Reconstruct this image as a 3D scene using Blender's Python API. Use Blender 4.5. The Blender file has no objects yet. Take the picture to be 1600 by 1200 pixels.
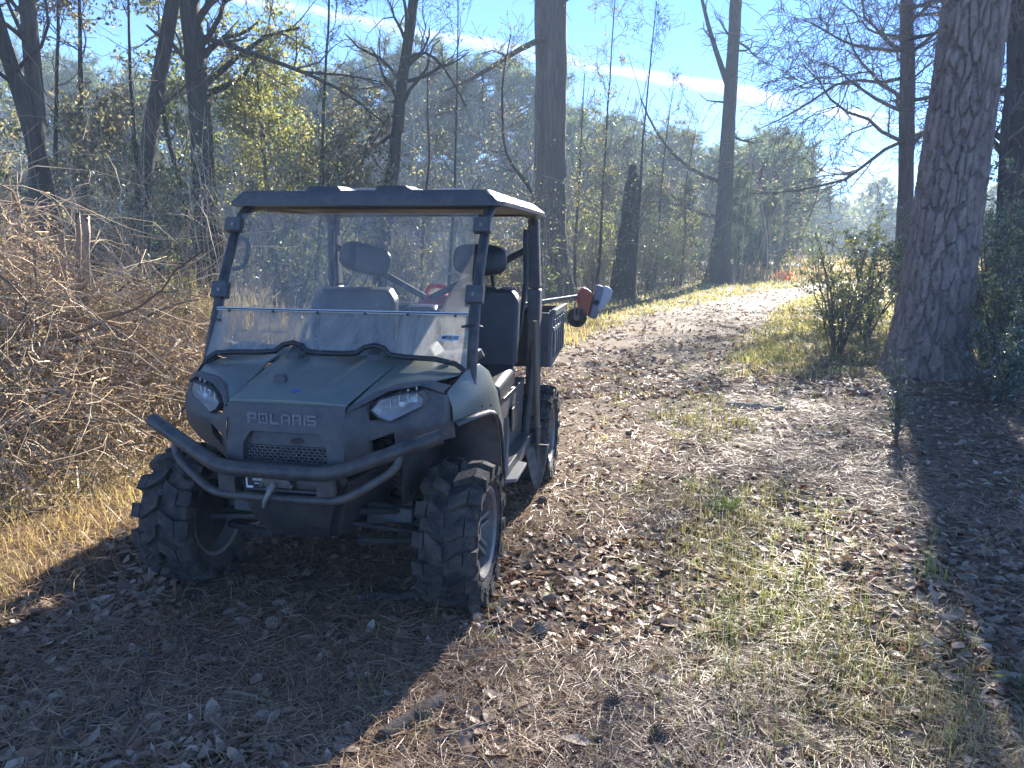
import bpy, math, random
import numpy as np
from mathutils import Vector, Matrix

# ------------------------------------------------------------------ camera, sky, sun, exposure
SC = bpy.context.scene
COL = SC.collection
R = math.radians

cam_d = bpy.data.cameras.new('camera')
cam_d.sensor_width = 36.0
cam_d.lens = 26.55
cam_d.clip_start = 0.05
cam_d.clip_end = 3000.0
cam = bpy.data.objects.new('camera', cam_d)
COL.objects.link(cam)
cam.location = (0.0, 0.0, 1.62)
cam.rotation_mode = 'QUATERNION'
cam.rotation_quaternion = (Matrix.Rotation(R(90 - 10.4), 4, 'X') @ Matrix.Rotation(R(0.4), 4, 'Z')).to_quaternion()
SC.camera = cam

SUN_AZ, SUN_EL = 24.5, 26.0          # clockwise from +Y (straight ahead), above the horizon
world = bpy.data.worlds.new('World')
SC.world = world
world.use_nodes = True
wn, wl = world.node_tree.nodes, world.node_tree.links
wn.clear()
w_out = wn.new('ShaderNodeOutputWorld')
w_bg = wn.new('ShaderNodeBackground')
w_bg.inputs['Strength'].default_value = 0.082
w_sky = wn.new('ShaderNodeTexSky')
w_sky.sky_type = 'NISHITA'
w_sky.sun_disc = False
w_sky.sun_elevation = R(SUN_EL)
w_sky.sun_rotation = R(SUN_AZ)
w_sky.air_density = 0.65
w_sky.dust_density = 0.0
w_sky.ozone_density = 8.0
w_sky.altitude = 3000.0
# a streak of cirrus: where the view direction lies near one great circle, broken up by noise
w_tc = wn.new('ShaderNodeTexCoord')
def wmath(op, a, b=None, c=None, clamp=False):
    n = wn.new('ShaderNodeMath'); n.operation = op; n.use_clamp = clamp
    for i, v in enumerate((a, b, c)):
        if v is None: continue
        if isinstance(v, (int, float)): n.inputs[i].default_value = v
        else: wl.new(v, n.inputs[i])
    return n.outputs[0]
def wdot(vec):
    n = wn.new('ShaderNodeVectorMath'); n.operation = 'DOT_PRODUCT'
    wl.new(w_tc.outputs['Generated'], n.inputs[0]); n.inputs[1].default_value = vec
    return n.outputs['Value']
def wnoise(scale, vscale, detail=6, rough=0.6):
    m = wn.new('ShaderNodeMapping'); m.inputs['Scale'].default_value = vscale
    wl.new(w_tc.outputs['Generated'], m.inputs['Vector'])
    n = wn.new('ShaderNodeTexNoise'); n.inputs['Scale'].default_value = scale
    n.inputs['Detail'].default_value = detail; n.inputs['Roughness'].default_value = rough
    wl.new(m.outputs[0], n.inputs['Vector'])
    return n.outputs['Fac']
n_fine = wnoise(9.0, (1, 1, 3.0))
n_big = wnoise(2.2, (1, 1, 2.0), 3)
d_st = wmath('ADD', wdot((-0.1678, 0.2291, -0.9588)), wmath('MULTIPLY', wmath('SUBTRACT', n_fine, 0.5), 0.02))
streak = wmath('SUBTRACT', 1.0, wmath('DIVIDE', wmath('ABSOLUTE', d_st), 0.009), clamp=True)
streak = wmath('MULTIPLY', streak, wmath('MULTIPLY', wmath('SUBTRACT', n_fine, 0.33, clamp=True), 3.6, clamp=True))
streak = wmath('MULTIPLY', streak, wmath('MULTIPLY_ADD', n_big, 1.6, -0.1, clamp=True))
zed = wdot((0, 0, 1))
low = wmath('MULTIPLY', wmath('SUBTRACT', 1.0, wmath('DIVIDE', wmath('ABSOLUTE', wmath('SUBTRACT', zed, 0.07)), 0.13), clamp=True),
            wmath('MULTIPLY', wmath('SUBTRACT', wnoise(5.0, (1, 1, 7.0)), 0.52, clamp=True), 6.0, clamp=True))
cloud = wmath('MAXIMUM', wmath('MULTIPLY', streak, 0.95), wmath('MULTIPLY', low, 0.5))
w_mix = wn.new('ShaderNodeMixRGB')
w_mix.inputs['Color2'].default_value = (6.5, 6.7, 7.0, 1)
wl.new(cloud, w_mix.inputs['Fac'])
wl.new(w_sky.outputs[0], w_mix.inputs['Color1'])
wl.new(w_mix.outputs[0], w_bg.inputs['Color'])
wl.new(w_bg.outputs[0], w_out.inputs['Surface'])

sun_d = bpy.data.lights.new('sun', 'SUN')
sun_d.energy = 4.8
sun_d.angle = R(0.53)
sun_d.color = (1.0, 0.94, 0.85)
sun = bpy.data.objects.new('sun', sun_d)
COL.objects.link(sun)
SUN_DIR = Vector((math.sin(R(SUN_AZ)) * math.cos(R(SUN_EL)), math.cos(R(SUN_AZ)) * math.cos(R(SUN_EL)), math.sin(R(SUN_EL))))
sun.rotation_mode = 'QUATERNION'
sun.rotation_quaternion = SUN_DIR.to_track_quat('Z', 'Y')
sun.location = (8, 18, 12)

SC.view_settings.view_transform = 'Standard'
SC.view_settings.look = 'None'
SC.view_settings.gamma = 1.0
SC.view_settings.use_curve_mapping = False
SC.view_settings.exposure = 2.45
SC.render.engine = 'CYCLES'
SC.cycles.max_bounces = 5
SC.cycles.diffuse_bounces = 2
SC.cycles.glossy_bounces = 2
SC.cycles.transmission_bounces = 4
SC.cycles.transparent_max_bounces = 8
SC.cycles.volume_bounces = 0
SC.cycles.caustics_reflective = False
SC.cycles.caustics_refractive = False
SC.cycles.use_denoising = True

# ------------------------------------------------------------------ helpers
def tag(o, label=None, cat=None, group=None, kind=None):
    if label: o['label'] = label
    if cat: o['category'] = cat
    if group: o['group'] = group
    if kind: o['kind'] = kind
    return o

def link(o, parent=None):
    COL.objects.link(o)
    if parent is not None: o.parent = parent
    return o

def empty(name, loc=(0, 0, 0), rz=0.0, parent=None):
    o = bpy.data.objects.new(name, None)
    o.empty_display_size = 0.2
    o.location = loc
    o.rotation_euler = (0, 0, rz)
    return link(o, parent)

def mesh_np(name, V, F, mats, parent=None, col=None, smooth=False, midx=None):
    """V (n,3), F list of arrays (each (m,k)), col (n,3) per point."""
    if not isinstance(F, (list, tuple)): F = [F]
    F = [np.asarray(f) for f in F if len(f)]
    me = bpy.data.meshes.new(name)
    V = np.asarray(V, dtype=np.float32)
    me.vertices.add(len(V)); me.vertices.foreach_set('co', V.ravel())
    loops = np.concatenate([f.ravel() for f in F]).astype(np.int32)
    tot = np.concatenate([np.full(len(f), f.shape[1], np.int32) for f in F])
    start = np.concatenate([[0], np.cumsum(tot)[:-1]]).astype(np.int32)
    me.loops.add(len(loops)); me.loops.foreach_set('vertex_index', loops)
    me.polygons.add(len(tot)); me.polygons.foreach_set('loop_start', start)
    me.polygons.foreach_set('use_smooth', np.full(len(tot), smooth, dtype=bool))
    if midx is not None: me.polygons.foreach_set('material_index', np.asarray(midx, np.int32))
    if col is not None:
        a = me.attributes.new('col', 'FLOAT_COLOR', 'POINT')
        c = np.ones((len(V), 4), np.float32); c[:, :3] = col
        a.data.foreach_set('color', c.ravel())
    me.update(calc_edges=True)
    for m in (mats if isinstance(mats, (list, tuple)) else [mats]): me.materials.append(m)
    o = bpy.data.objects.new(name, me)
    return link(o, parent)

class MB:
    """collects faces for one mesh part (local coordinates)"""
    def __init__(s): s.v = []; s.f = []
    def add(s, vs, fs):
        n = len(s.v); s.v += [tuple(p) for p in vs]; s.f += [tuple(i + n for i in q) for q in fs]; return s
    def box(s, c, d, rot=None):
        x, y, z = (k / 2 for k in d)
        vs = [Vector((a * x, b * y, e * z)) for e in (-1, 1) for b in (-1, 1) for a in (-1, 1)]
        if rot is not None: vs = [rot @ v for v in vs]
        vs = [v + Vector(c) for v in vs]
        return s.add(vs, [(0, 2, 3, 1), (4, 5, 7, 6), (0, 1, 5, 4), (2, 6, 7, 3), (0, 4, 6, 2), (1, 3, 7, 5)])
    def hexa(s, a, b):
        """two quads (4 points each, same winding) joined to a closed block"""
        return s.add(list(a) + list(b), [(3, 2, 1, 0), (4, 5, 6, 7), (0, 1, 5, 4), (1, 2, 6, 5), (2, 3, 7, 6), (3, 0, 4, 7)])
    def prism(s, pts, off):
        n = len(pts); o = Vector(off)
        vs = [Vector(p) for p in pts] + [Vector(p) + o for p in pts]
        return s.add(vs, [tuple(range(n))[::-1], tuple(range(n, 2 * n))] + [(i, (i + 1) % n, n + (i + 1) % n, n + i) for i in range(n)])
    def grid(s, P):
        m, n = len(P), len(P[0])
        return s.add([p for r in P for p in r], [(i * n + j, i * n + j + 1, (i + 1) * n + j + 1, (i + 1) * n + j) for i in range(m - 1) for j in range(n - 1)])
    def tube(s, pts, r, sides=10, cap=True, round_=0):
        pts = [Vector(p) for p in pts]
        if round_:
            q = [pts[0]]
            for i in range(1, len(pts) - 1):
                a, b, c = pts[i - 1], pts[i], pts[i + 1]
                d0 = min(round_, (a - b).length * .48); d1 = min(round_, (c - b).length * .48)
                p0 = b + (a - b).normalized() * d0; p1 = b + (c - b).normalized() * d1
                for k in range(5):
                    t = k / 4; q.append(p0 * (1 - t) ** 2 + b * 2 * t * (1 - t) + p1 * t * t)
            pts = q + [pts[-1]]
        rr = r if isinstance(r, (list, tuple)) else [r] * len(pts)
        vs = []; fs = []; ref = None
        for i, p in enumerate(pts):
            t = (pts[min(i + 1, len(pts) - 1)] - pts[max(i - 1, 0)]).normalized()
            if ref is None:
                ref = Vector((0, 0, 1)) if abs(t.z) < .9 else Vector((1, 0, 0))
            u = (ref - t * ref.dot(t)).normalized(); w = t.cross(u); ref = u
            for k in range(sides):
                a = 2 * math.pi * k / sides
                vs.append(p + (u * math.cos(a) + w * math.sin(a)) * rr[i])
        for i in range(len(pts) - 1):
            for k in range(sides):
                k2 = (k + 1) % sides
                fs.append((i * sides + k, i * sides + k2, (i + 1) * sides + k2, (i + 1) * sides + k))
        if cap:
            fs.append(tuple(range(sides))[::-1]); n = (len(pts) - 1) * sides; fs.append(tuple(range(n, n + sides)))
        return s.add(vs, fs)
    def lathe(s, prof, n=32, axis='x', c=(0, 0, 0), closed=False):
        vs = []; fs = []; c = Vector(c)
        for (r, h) in prof:
            for k in range(n):
                a = 2 * math.pi * k / n
                p = {'x': (h, r * math.cos(a), r * math.sin(a)), 'y': (r * math.cos(a), h, r * math.sin(a)), 'z': (r * math.cos(a), r * math.sin(a), h)}[axis]
                vs.append(c + Vector(p))
        m = len(prof)
        for i in range(m if closed else m - 1):
            for k in range(n):
                i2 = (i + 1) % m; k2 = (k + 1) % n
                fs.append((i * n + k, i * n + k2, i2 * n + k2, i2 * n + k))
        return s.add(vs, fs)
    def mirror(s):
        n = len(s.v); s.v += [(-x, y, z) for x, y, z in s.v]; s.f += [tuple(i + n for i in q)[::-1] for q in s.f]; return s
    def build(s, name, mat, parent=None, bevel=0, seg=2, smooth=35, solid=0, sub=0, recalc=True):
        me = bpy.data.meshes.new(name)
        me.from_pydata([tuple(p) for p in s.v], [], s.f)
        if recalc:
            import bmesh
            bm = bmesh.new(); bm.from_mesh(me)
            bmesh.ops.remove_doubles(bm, verts=bm.verts, dist=1e-5)
            bmesh.ops.recalc_face_normals(bm, faces=bm.faces); bm.to_mesh(me); bm.free()
        me.materials.append(mat)
        if smooth:
            me.polygons.foreach_set('use_smooth', [True] * len(me.polygons))
            me.set_sharp_from_angle(angle=R(smooth))
        o = bpy.data.objects.new(name, me)
        if solid:
            md = o.modifiers.new('solid', 'SOLIDIFY'); md.thickness = solid; md.offset = -1
        if sub:
            md = o.modifiers.new('sub', 'SUBSURF'); md.levels = sub; md.render_levels = sub
        if bevel:
            md = o.modifiers.new('bevel', 'BEVEL'); md.width = bevel; md.segments = seg; md.limit_method = 'ANGLE'; md.angle_limit = R(30)
            md.harden_normals = False
        return link(o, parent)

def copy_tree(o, parent=None):
    c = o.copy(); link(c, parent)
    for ch in list(o.children): copy_tree(ch, c)
    return c

# numpy value noise
def _hash(ix, iy, seed):
    h = (ix * 374761393 + iy * 668265263 + seed * 1442695041) & 0xFFFFFFFF
    h = ((h ^ (h >> 13)) * 1274126177) & 0xFFFFFFFF
    return ((h ^ (h >> 16)) & 0xFFFF) / 65535.0
def vnoise(x, y, seed=0):
    x = np.asarray(x, float); y = np.asarray(y, float)
    ix = np.floor(x).astype(np.int64); iy = np.floor(y).astype(np.int64)
    fx = x - ix; fy = y - iy
    fx = fx * fx * (3 - 2 * fx); fy = fy * fy * (3 - 2 * fy)
    a, b = _hash(ix, iy, seed), _hash(ix + 1, iy, seed)
    c, d = _hash(ix, iy + 1, seed), _hash(ix + 1, iy + 1, seed)
    return (a * (1 - fx) + b * fx) * (1 - fy) + (c * (1 - fx) + d * fx) * fy
def fbm(x, y, seed=0, o=4):
    s = 0; a = .5
    for k in range(o):
        s = s + a * vnoise(x * 2 ** k, y * 2 ** k, seed + k * 17); a *= .5
    return s / (1 - .5 ** o)
def sstep(a, b, x):
    t = np.clip((x - a) / (b - a), 0, 1); return t * t * (3 - 2 * t)

# ------------------------------------------------------------------ materials
def newmat(name):
    m = bpy.data.materials.new(name); m.use_nodes = True
    m.node_tree.nodes.clear()
    return m, m.node_tree.nodes, m.node_tree.links
def nd(ns, typ, **kw):
    n = ns.new(typ)
    for k, v in kw.items():
        if k in n.inputs: n.inputs[k].default_value = v
        else: setattr(n, k, v)
    return n
def c4(c): return (c[0], c[1], c[2], 1)

def surf(name, c1, c2=None, rough=.5, scale=8, bump=0.0, bscale=60, metal=0.0, spec=.5, coords='Object', stretch=(1, 1, 1), detail=6, dust=None, dust_amt=.5, dust_scale=3, mud=False):
    """principled with two colours mixed by noise, optional dust layer (second noise) and fine bump"""
    m, ns, ls = newmat(name)
    out = nd(ns, 'ShaderNodeOutputMaterial'); p = nd(ns, 'ShaderNodeBsdfPrincipled')
    p.inputs['Roughness'].default_value = rough; p.inputs['Metallic'].default_value = metal
    p.inputs['Specular IOR Level'].default_value = spec
    tc = nd(ns, 'ShaderNodeTexCoord'); mp = nd(ns, 'ShaderNodeMapping', Scale=stretch)
    ls.new(tc.outputs[coords], mp.inputs[0])
    no = nd(ns, 'ShaderNodeTexNoise', Scale=scale, Detail=detail, Roughness=.62); ls.new(mp.outputs[0], no.inputs[0])
    cr = nd(ns, 'ShaderNodeValToRGB'); cr.color_ramp.elements[0].position = .35; cr.color_ramp.elements[1].position = .68
    cr.color_ramp.elements[0].color = c4(c1); cr.color_ramp.elements[1].color = c4(c2 or c1)
    ls.new(no.outputs[0], cr.inputs[0]); colo = cr.outputs[0]
    if dust:
        n2 = nd(ns, 'ShaderNodeTexNoise', Scale=dust_scale, Detail=8, Roughness=.7); ls.new(tc.outputs[coords], n2.inputs[0])
        r2 = nd(ns, 'ShaderNodeValToRGB'); r2.color_ramp.elements[0].position = .42; r2.color_ramp.elements[1].position = .75
        r2.color_ramp.elements[0].color = (0, 0, 0, 1); r2.color_ramp.elements[1].color = (dust_amt,) * 3 + (1,)
        src = n2.outputs[0]
        if mud:     # spatter thrown up from the wheels: more dirt low on the body
            sx = nd(ns, 'ShaderNodeSeparateXYZ'); ls.new(tc.outputs['Object'], sx.inputs[0])
            mr_ = nd(ns, 'ShaderNodeMapRange'); ls.new(sx.outputs['Z'], mr_.inputs[0]); mr_.inputs[1].default_value = .98; mr_.inputs[2].default_value = .5; mr_.inputs[3].default_value = 0; mr_.inputs[4].default_value = .13
            n3 = nd(ns, 'ShaderNodeTexNoise', Scale=dust_scale * 5, Detail=6, Roughness=.8); ls.new(tc.outputs[coords], n3.inputs[0])
            s3 = nd(ns, 'ShaderNodeMath', operation='MULTIPLY_ADD'); ls.new(n3.outputs[0], s3.inputs[0]); s3.inputs[1].default_value = .3; s3.inputs[2].default_value = -.15
            a1_ = nd(ns, 'ShaderNodeMath', operation='ADD'); ls.new(src, a1_.inputs[0]); ls.new(mr_.outputs[0], a1_.inputs[1])
            a2_ = nd(ns, 'ShaderNodeMath', operation='ADD'); ls.new(a1_.outputs[0], a2_.inputs[0]); ls.new(s3.outputs[0], a2_.inputs[1]); src = a2_.outputs[0]
        ls.new(src, r2.inputs[0])
        mx = nd(ns, 'ShaderNodeMixRGB', Color2=c4(dust)); ls.new(r2.outputs[0], mx.inputs[0]); ls.new(colo, mx.inputs[1]); colo = mx.outputs[0]
        mr = nd(ns, 'ShaderNodeMath', operation='MULTIPLY_ADD'); ls.new(r2.outputs[0], mr.inputs[0]); mr.inputs[1].default_value = .35; mr.inputs[2].default_value = rough
        ls.new(mr.outputs[0], p.inputs['Roughness'])
    ls.new(colo, p.inputs['Base Color'])
    if bump:
        nb = nd(ns, 'ShaderNodeTexNoise', Scale=bscale, Detail=5); ls.new(mp.outputs[0], nb.inputs[0])
        b = nd(ns, 'ShaderNodeBump', Strength=bump, Distance=.02); ls.new(nb.outputs[0], b.inputs['Height']); ls.new(b.outputs[0], p.inputs['Normal'])
    ls.new(p.outputs[0], out.inputs[0])
    return m

def leafmat(name, trans=.5, gloss=.06, rough=.35, tint=(1, 1, 1), attr=True, ramp=None, tgain=1.0):
    """thin leaf: diffuse + translucent + a little sheen; colour per leaf from the point attribute or per object"""
    m, ns, ls = newmat(name)
    out = nd(ns, 'ShaderNodeOutputMaterial')
    if attr:
        a = nd(ns, 'ShaderNodeAttribute', attribute_name='col'); colo = a.outputs['Color']
    else:
        oi = nd(ns, 'ShaderNodeObjectInfo'); cr = nd(ns, 'ShaderNodeValToRGB')
        e = cr.color_ramp.elements
        while len(e) < len(ramp): e.new(.5)
        for i, (p, c) in enumerate(ramp): e[i].position = p; e[i].color = c4(c)
        ls.new(oi.outputs['Random'], cr.inputs[0]); colo = cr.outputs[0]
    if tint != (1, 1, 1):
        mx = nd(ns, 'ShaderNodeMixRGB', blend_type='MULTIPLY', Fac=1.0, Color2=c4(tint)); ls.new(colo, mx.inputs[1]); colo = mx.outputs[0]
    d = nd(ns, 'ShaderNodeBsdfDiffuse'); t = nd(ns, 'ShaderNodeBsdfTranslucent')
    ls.new(colo, d.inputs[0])
    if tgain != 1.0:
        mg = nd(ns, 'ShaderNodeMixRGB', blend_type='MULTIPLY', Fac=1.0, Color2=(tgain, tgain, tgain * .75, 1)); ls.new(colo, mg.inputs[1]); ls.new(mg.outputs[0], t.inputs[0])
    else: ls.new(colo, t.inputs[0])
    mx = nd(ns, 'ShaderNodeMixShader', Fac=trans); ls.new(d.outputs[0], mx.inputs[1]); ls.new(t.outputs[0], mx.inputs[2])
    sh = mx.outputs[0]
    if gloss:
        g = nd(ns, 'ShaderNodeBsdfGlossy', Roughness=rough); g.inputs['Color'].default_value = (1, 1, 1, 1)
        m2 = nd(ns, 'ShaderNodeMixShader', Fac=gloss); ls.new(sh, m2.inputs[1]); ls.new(g.outputs[0], m2.inputs[2]); sh = m2.outputs[0]
    ls.new(sh, out.inputs[0])
    return m

def barkmat(name, c1, c2, c3, zst=.16, scale=14, bump=.8, rough=.85, plates=False):
    """bark: vertical fissures (stretched noise and cells), greyer and browner patches"""
    m, ns, ls = newmat(name)
    out = nd(ns, 'ShaderNodeOutputMaterial'); p = nd(ns, 'ShaderNodeBsdfPrincipled', Roughness=rough); p.inputs['Specular IOR Level'].default_value = .25
    tc = nd(ns, 'ShaderNodeTexCoord'); mp = nd(ns, 'ShaderNodeMapping', Scale=(1, 1, zst)); ls.new(tc.outputs['Object'], mp.inputs[0])
    no = nd(ns, 'ShaderNodeTexNoise', Scale=scale, Detail=8, Roughness=.7, Distortion=.6); ls.new(mp.outputs[0], no.inputs[0])
    cr = nd(ns, 'ShaderNodeValToRGB'); e = cr.color_ramp.elements; e.new(.5)
    e[0].position = .3; e[0].color = c4(c1); e[1].position = .52; e[1].color = c4(c2); e[2].position = .75; e[2].color = c4(c3)
    ls.new(no.outputs[0], cr.inputs[0]); colo = cr.outputs[0]
    if plates:
        at = nd(ns, 'ShaderNodeAttribute', attribute_name='col'); mx = nd(ns, 'ShaderNodeMixRGB', blend_type='MULTIPLY', Fac=1.0); ls.new(colo, mx.inputs[1]); ls.new(at.outputs['Color'], mx.inputs[2]); colo = mx.outputs[0]
    ls.new(colo, p.inputs['Base Color'])
    n2 = nd(ns, 'ShaderNodeTexNoise', Scale=scale * 1.6, Detail=8, Roughness=.75); ls.new(mp.outputs[0], n2.inputs[0])
    b = nd(ns, 'ShaderNodeBump', Strength=bump, Distance=.04); ls.new(n2.outputs[0], b.inputs['Height']); ls.new(b.outputs[0], p.inputs['Normal'])
    ls.new(p.outputs[0], out.inputs[0])
    return m

M = {}
M['bark_pine'] = barkmat('bark_pine', (.15, .112, .09), (.235, .185, .15), (.34, .29, .245), .5, 10, .35, plates=True)
M['bark_grey'] = barkmat('bark_grey', (.06, .05, .042), (.12, .10, .085), (.20, .17, .145), .14, 16, .8)
M['bark_dark'] = barkmat('bark_dark', (.035, .028, .023), (.07, .056, .046), (.12, .10, .085), .14, 18, .8)
M['bark_cedar'] = barkmat('bark_cedar', (.06, .048, .04), (.12, .098, .082), (.20, .168, .14), .05, 26, .9)
M['twig'] = surf('twig', (.09, .07, .058), (.17, .135, .11), .8, 5)
M['twig_pale'] = surf('twig_pale', (.22, .17, .12), (.42, .34, .25), .8, 4)
M['wood_pale'] = surf('wood_pale', (.30, .22, .15), (.55, .45, .33), .8, 12, .5, 60, stretch=(1, 1, .15))
M['leaf'] = leafmat('leaf', .5, .05, .4, tgain=1.75)
M['leaf_gloss'] = leafmat('leaf_gloss', .4, .10, .28, tgain=2.0)
M['needle'] = leafmat('needle', .45, .04, .4, tgain=2.0)
M['grass'] = leafmat('grass', .45, .03, .45, tgain=1.35)
M['brush'] = leafmat('brush', .0, .03, .45)
M['litter'] = leafmat('litter', .3, .035, .42)
M['litter_needle'] = leafmat('litter_needle', .1, .05, .42)
RAMP_LEAF = [(0, (.17, .105, .062)), (.3, (.29, .195, .125)), (.55, (.38, .275, .19)), (.75, (.44, .335, .245)), (.88, (.27, .13, .065)), (1, (.52, .42, .32))]
M['litter_obj'] = leafmat('litter_obj', .3, .03, .45, attr=False, ramp=RAMP_LEAF)
# ------------------------------------------------------------------ ground
PATH = np.array([(-.9, -6), (-.6, 2.), (-.1, 6.), (.8, 9.), (2.1, 11.5), (3.0, 14.), (5.05, 18.8), (7.8, 24.), (10.6, 28.6), (12.2, 31.), (16., 36.), (24., 43.), (40., 52.)])
def path_off(x, y):
    """signed distance across the track (+ right), measured in x at the same y"""
    return x - np.interp(y, PATH[:, 1], PATH[:, 0])
def gz(x, y):
    x = np.asarray(x, float); y = np.asarray(y, float)
    po = path_off(x, y)
    z = .05 * (fbm(x * .35, y * .35, 3) - .5) + .02 * (fbm(x * 2.1, y * 2.1, 9, 3) - .5)
    flat = np.exp(-(po / 1.6) ** 2)
    z = z * (1 - .55 * flat)
    near = 1 - sstep(11, 16, y)
    # bank under the brush on the left, low rise under the shrubs on the right
    z = z + .45 * sstep(2.6, 4.6, -po) * near * sstep(3.2, 5.2, y) * (.8 + .4 * fbm(x * .6, y * .6, 21))
    z = z + .10 * sstep(4.0, 8.0, po) * near
    z = z + .05 * sstep(1.2, 2.2, np.abs(po)) * (1 - sstep(24, 40, y))
    z = z - .012 * np.exp(-((np.abs(po) - .72) / .25) ** 2)
    return z * (1 - sstep(60, 120, y))
def axis_samples(segs):
    out = []
    for a, b, n in segs: out += list(np.linspace(a, b, n, endpoint=False))
    return np.array(out + [segs[-1][1]])
gx = axis_samples([(-600, -60, 14), (-60, -12, 34), (-12, 12, 220), (12, 60, 40), (60, 600, 14)])
gy = axis_samples([(-120, -8, 12), (-8, 1.5, 20), (1.5, 14, 150), (14, 45, 80), (45, 130, 30), (130, 900, 14)])
GX, GY = np.meshgrid(gx, gy)
GZ = gz(GX, GY)
nx, ny = len(gx), len(gy)
idx = np.arange(nx * ny).reshape(ny, nx)
GF = np.stack([idx[:-1, :-1], idx[:-1, 1:], idx[1:, 1:], idx[1:, :-1]], -1).reshape(-1, 4)

def ground_material():
    m, ns, ls = newmat('ground_litter')
    out = nd(ns, 'ShaderNodeOutputMaterial'); p = nd(ns, 'ShaderNodeBsdfPrincipled', Roughness=.8); p.inputs['Specular IOR Level'].default_value = .12
    tc = nd(ns, 'ShaderNodeTexCoord')
    def noise(s, d=6, r=.65, st=None):
        n = nd(ns, 'ShaderNodeTexNoise', Scale=s, Detail=d, Roughness=r)
        if st:
            mp = nd(ns, 'ShaderNodeMapping', Scale=st); ls.new(tc.outputs['Object'], mp.inputs[0]); ls.new(mp.outputs[0], n.inputs[0])
        else: ls.new(tc.outputs['Object'], n.inputs[0])
        return n.outputs[0]
    def ramp(src, stops):
        cr = nd(ns, 'ShaderNodeValToRGB'); e = cr.color_ramp.elements
        while len(e) < len(stops): e.new(.5)
        for i, (q, c) in enumerate(stops): e[i].position = q; e[i].color = c4(c)
        ls.new(src, cr.inputs[0]); return cr.outputs[0]
    def mix(f, a, b):
        mx = nd(ns, 'ShaderNodeMixRGB')
        if isinstance(f, float): mx.inputs[0].default_value = f
        else: ls.new(f, mx.inputs[0])
        ls.new(a, mx.inputs[1]); ls.new(b, mx.inputs[2]); return mx.outputs[0]
    litter = ramp(noise(34, 9, .78), [(.28, (.045, .031, .020)), (.45, (.115, .078, .050)), (.58, (.19, .133, .088)), (.75, (.29, .215, .15))])  # ground tones darkened to stand in for self-shadowing of unmodelled leaf relief
    vor = nd(ns, 'ShaderNodeTexVoronoi', Scale=22); ls.new(tc.outputs['Object'], vor.inputs[0])
    flecks = ramp(vor.outputs['Color'], [(.2, (.045, .03, .019)), (.55, (.145, .098, .062)), (.85, (.29, .22, .155))])
    base = mix(.45, litter, flecks)
    at = nd(ns, 'ShaderNodeAttribute', attribute_name='col'); sp = nd(ns, 'ShaderNodeSeparateColor'); ls.new(at.outputs['Color'], sp.inputs[0])
    grass = ramp(noise(14, 8, .7), [(.3, (.07, .06, .025)), (.5, (.17, .14, .06)), (.7, (.30, .24, .12))])
    gm = nd(ns, 'ShaderNodeMath', operation='MULTIPLY'); ls.new(sp.outputs[0], gm.inputs[0]); ls.new(ramp(noise(3, 5), [(.35, (.2,) * 3), (.6, (1,) * 3)]), gm.inputs[1])
    base = mix(gm.outputs[0], base, grass)
    ls.new(base, p.inputs['Base Color'])
    b = nd(ns, 'ShaderNodeBump', Strength=.9, Distance=.03); ls.new(noise(40, 8, .75), b.inputs['Height']); ls.new(b.outputs[0], p.inputs['Normal'])
    ls.new(p.outputs[0], out.inputs[0])
    return m
M['ground'] = ground_material()
def grass_mask(x, y):
    po = path_off(x, y); n = fbm(x * .9, y * .9, 31); n2 = fbm(x * .4 + 7, y * .4, 32)
    hw = np.interp(y, [9, 19, 24, 30], [1.35, 1.3, 1.05, .65])
    verge = sstep(-.15, .45, np.abs(po) - hw) * sstep(8, 12, y) * (1 - .5 * sstep(3.5, 6, np.abs(po)))
    mid = np.exp(-((x - 1.35 - .1 * (y - 4)) / .45) ** 2) * (1 - sstep(7, 11, y)) * sstep(.36, .56, n)
    left = sstep(1.55, 2.1, -po) * (1 - sstep(8, 10, y)) * (.55 + .6 * n)
    field = sstep(36, 44, y)
    return np.clip(np.maximum.reduce([verge, mid, left, field]), 0, 1)
gcol = np.zeros((nx * ny, 3)); gcol[:, 0] = grass_mask(GX, GY).ravel()
GV = np.stack([GX, GY, GZ], -1).reshape(-1, 3)
fc_ = GV[GF].mean(1)
on_track = (np.abs(path_off(fc_[:, 0], fc_[:, 1])) < np.interp(fc_[:, 1], [2, 9, 19, 24, 30], [1.6, 1.5, 1.4, 1.15, .8])) & (fc_[:, 1] < 40)
GROUND = mesh_np('ground', GV, [GF[~on_track]], M['ground'], col=gcol, smooth=True)
used = np.unique(GF[on_track]); remap = np.zeros(len(GV), int); remap[used] = np.arange(len(used))
TRACK = mesh_np('track', GV[used], [remap[GF[on_track]]], M['ground'], col=gcol[used], smooth=True)
tag(TRACK, kind='structure')
tag(GROUND, kind='structure')
# ------------------------------------------------------------------ the utility vehicle
DUST = (.20, .165, .125)
M['paint_green'] = surf('paint_green', (.122, .150, .130), (.138, .166, .145), .30, 6, dust=(.26, .23, .18), dust_amt=.5, dust_scale=9, mud=True)
M['plastic'] = surf('plastic', (.050, .053, .058), (.066, .069, .073), .48, 30, .12, 300, dust=DUST, dust_amt=.55, dust_scale=11, mud=True)
M['roof_plastic'] = surf('roof_plastic', (.040, .041, .043), (.055, .056, .057), .42, 30, .15, 260, dust=(.28, .25, .20), dust_amt=.18, dust_scale=6)
M['steel_black'] = surf('steel_black', (.022, .022, .024), (.032, .032, .034), .38, 20, .06, 200, dust=DUST, dust_amt=.5, dust_scale=12, mud=True)
M['seat_vinyl'] = surf('seat_vinyl', (.024, .025, .028), (.034, .035, .038), .42, 12, .15, 260, dust=DUST, dust_amt=.12)
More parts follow.
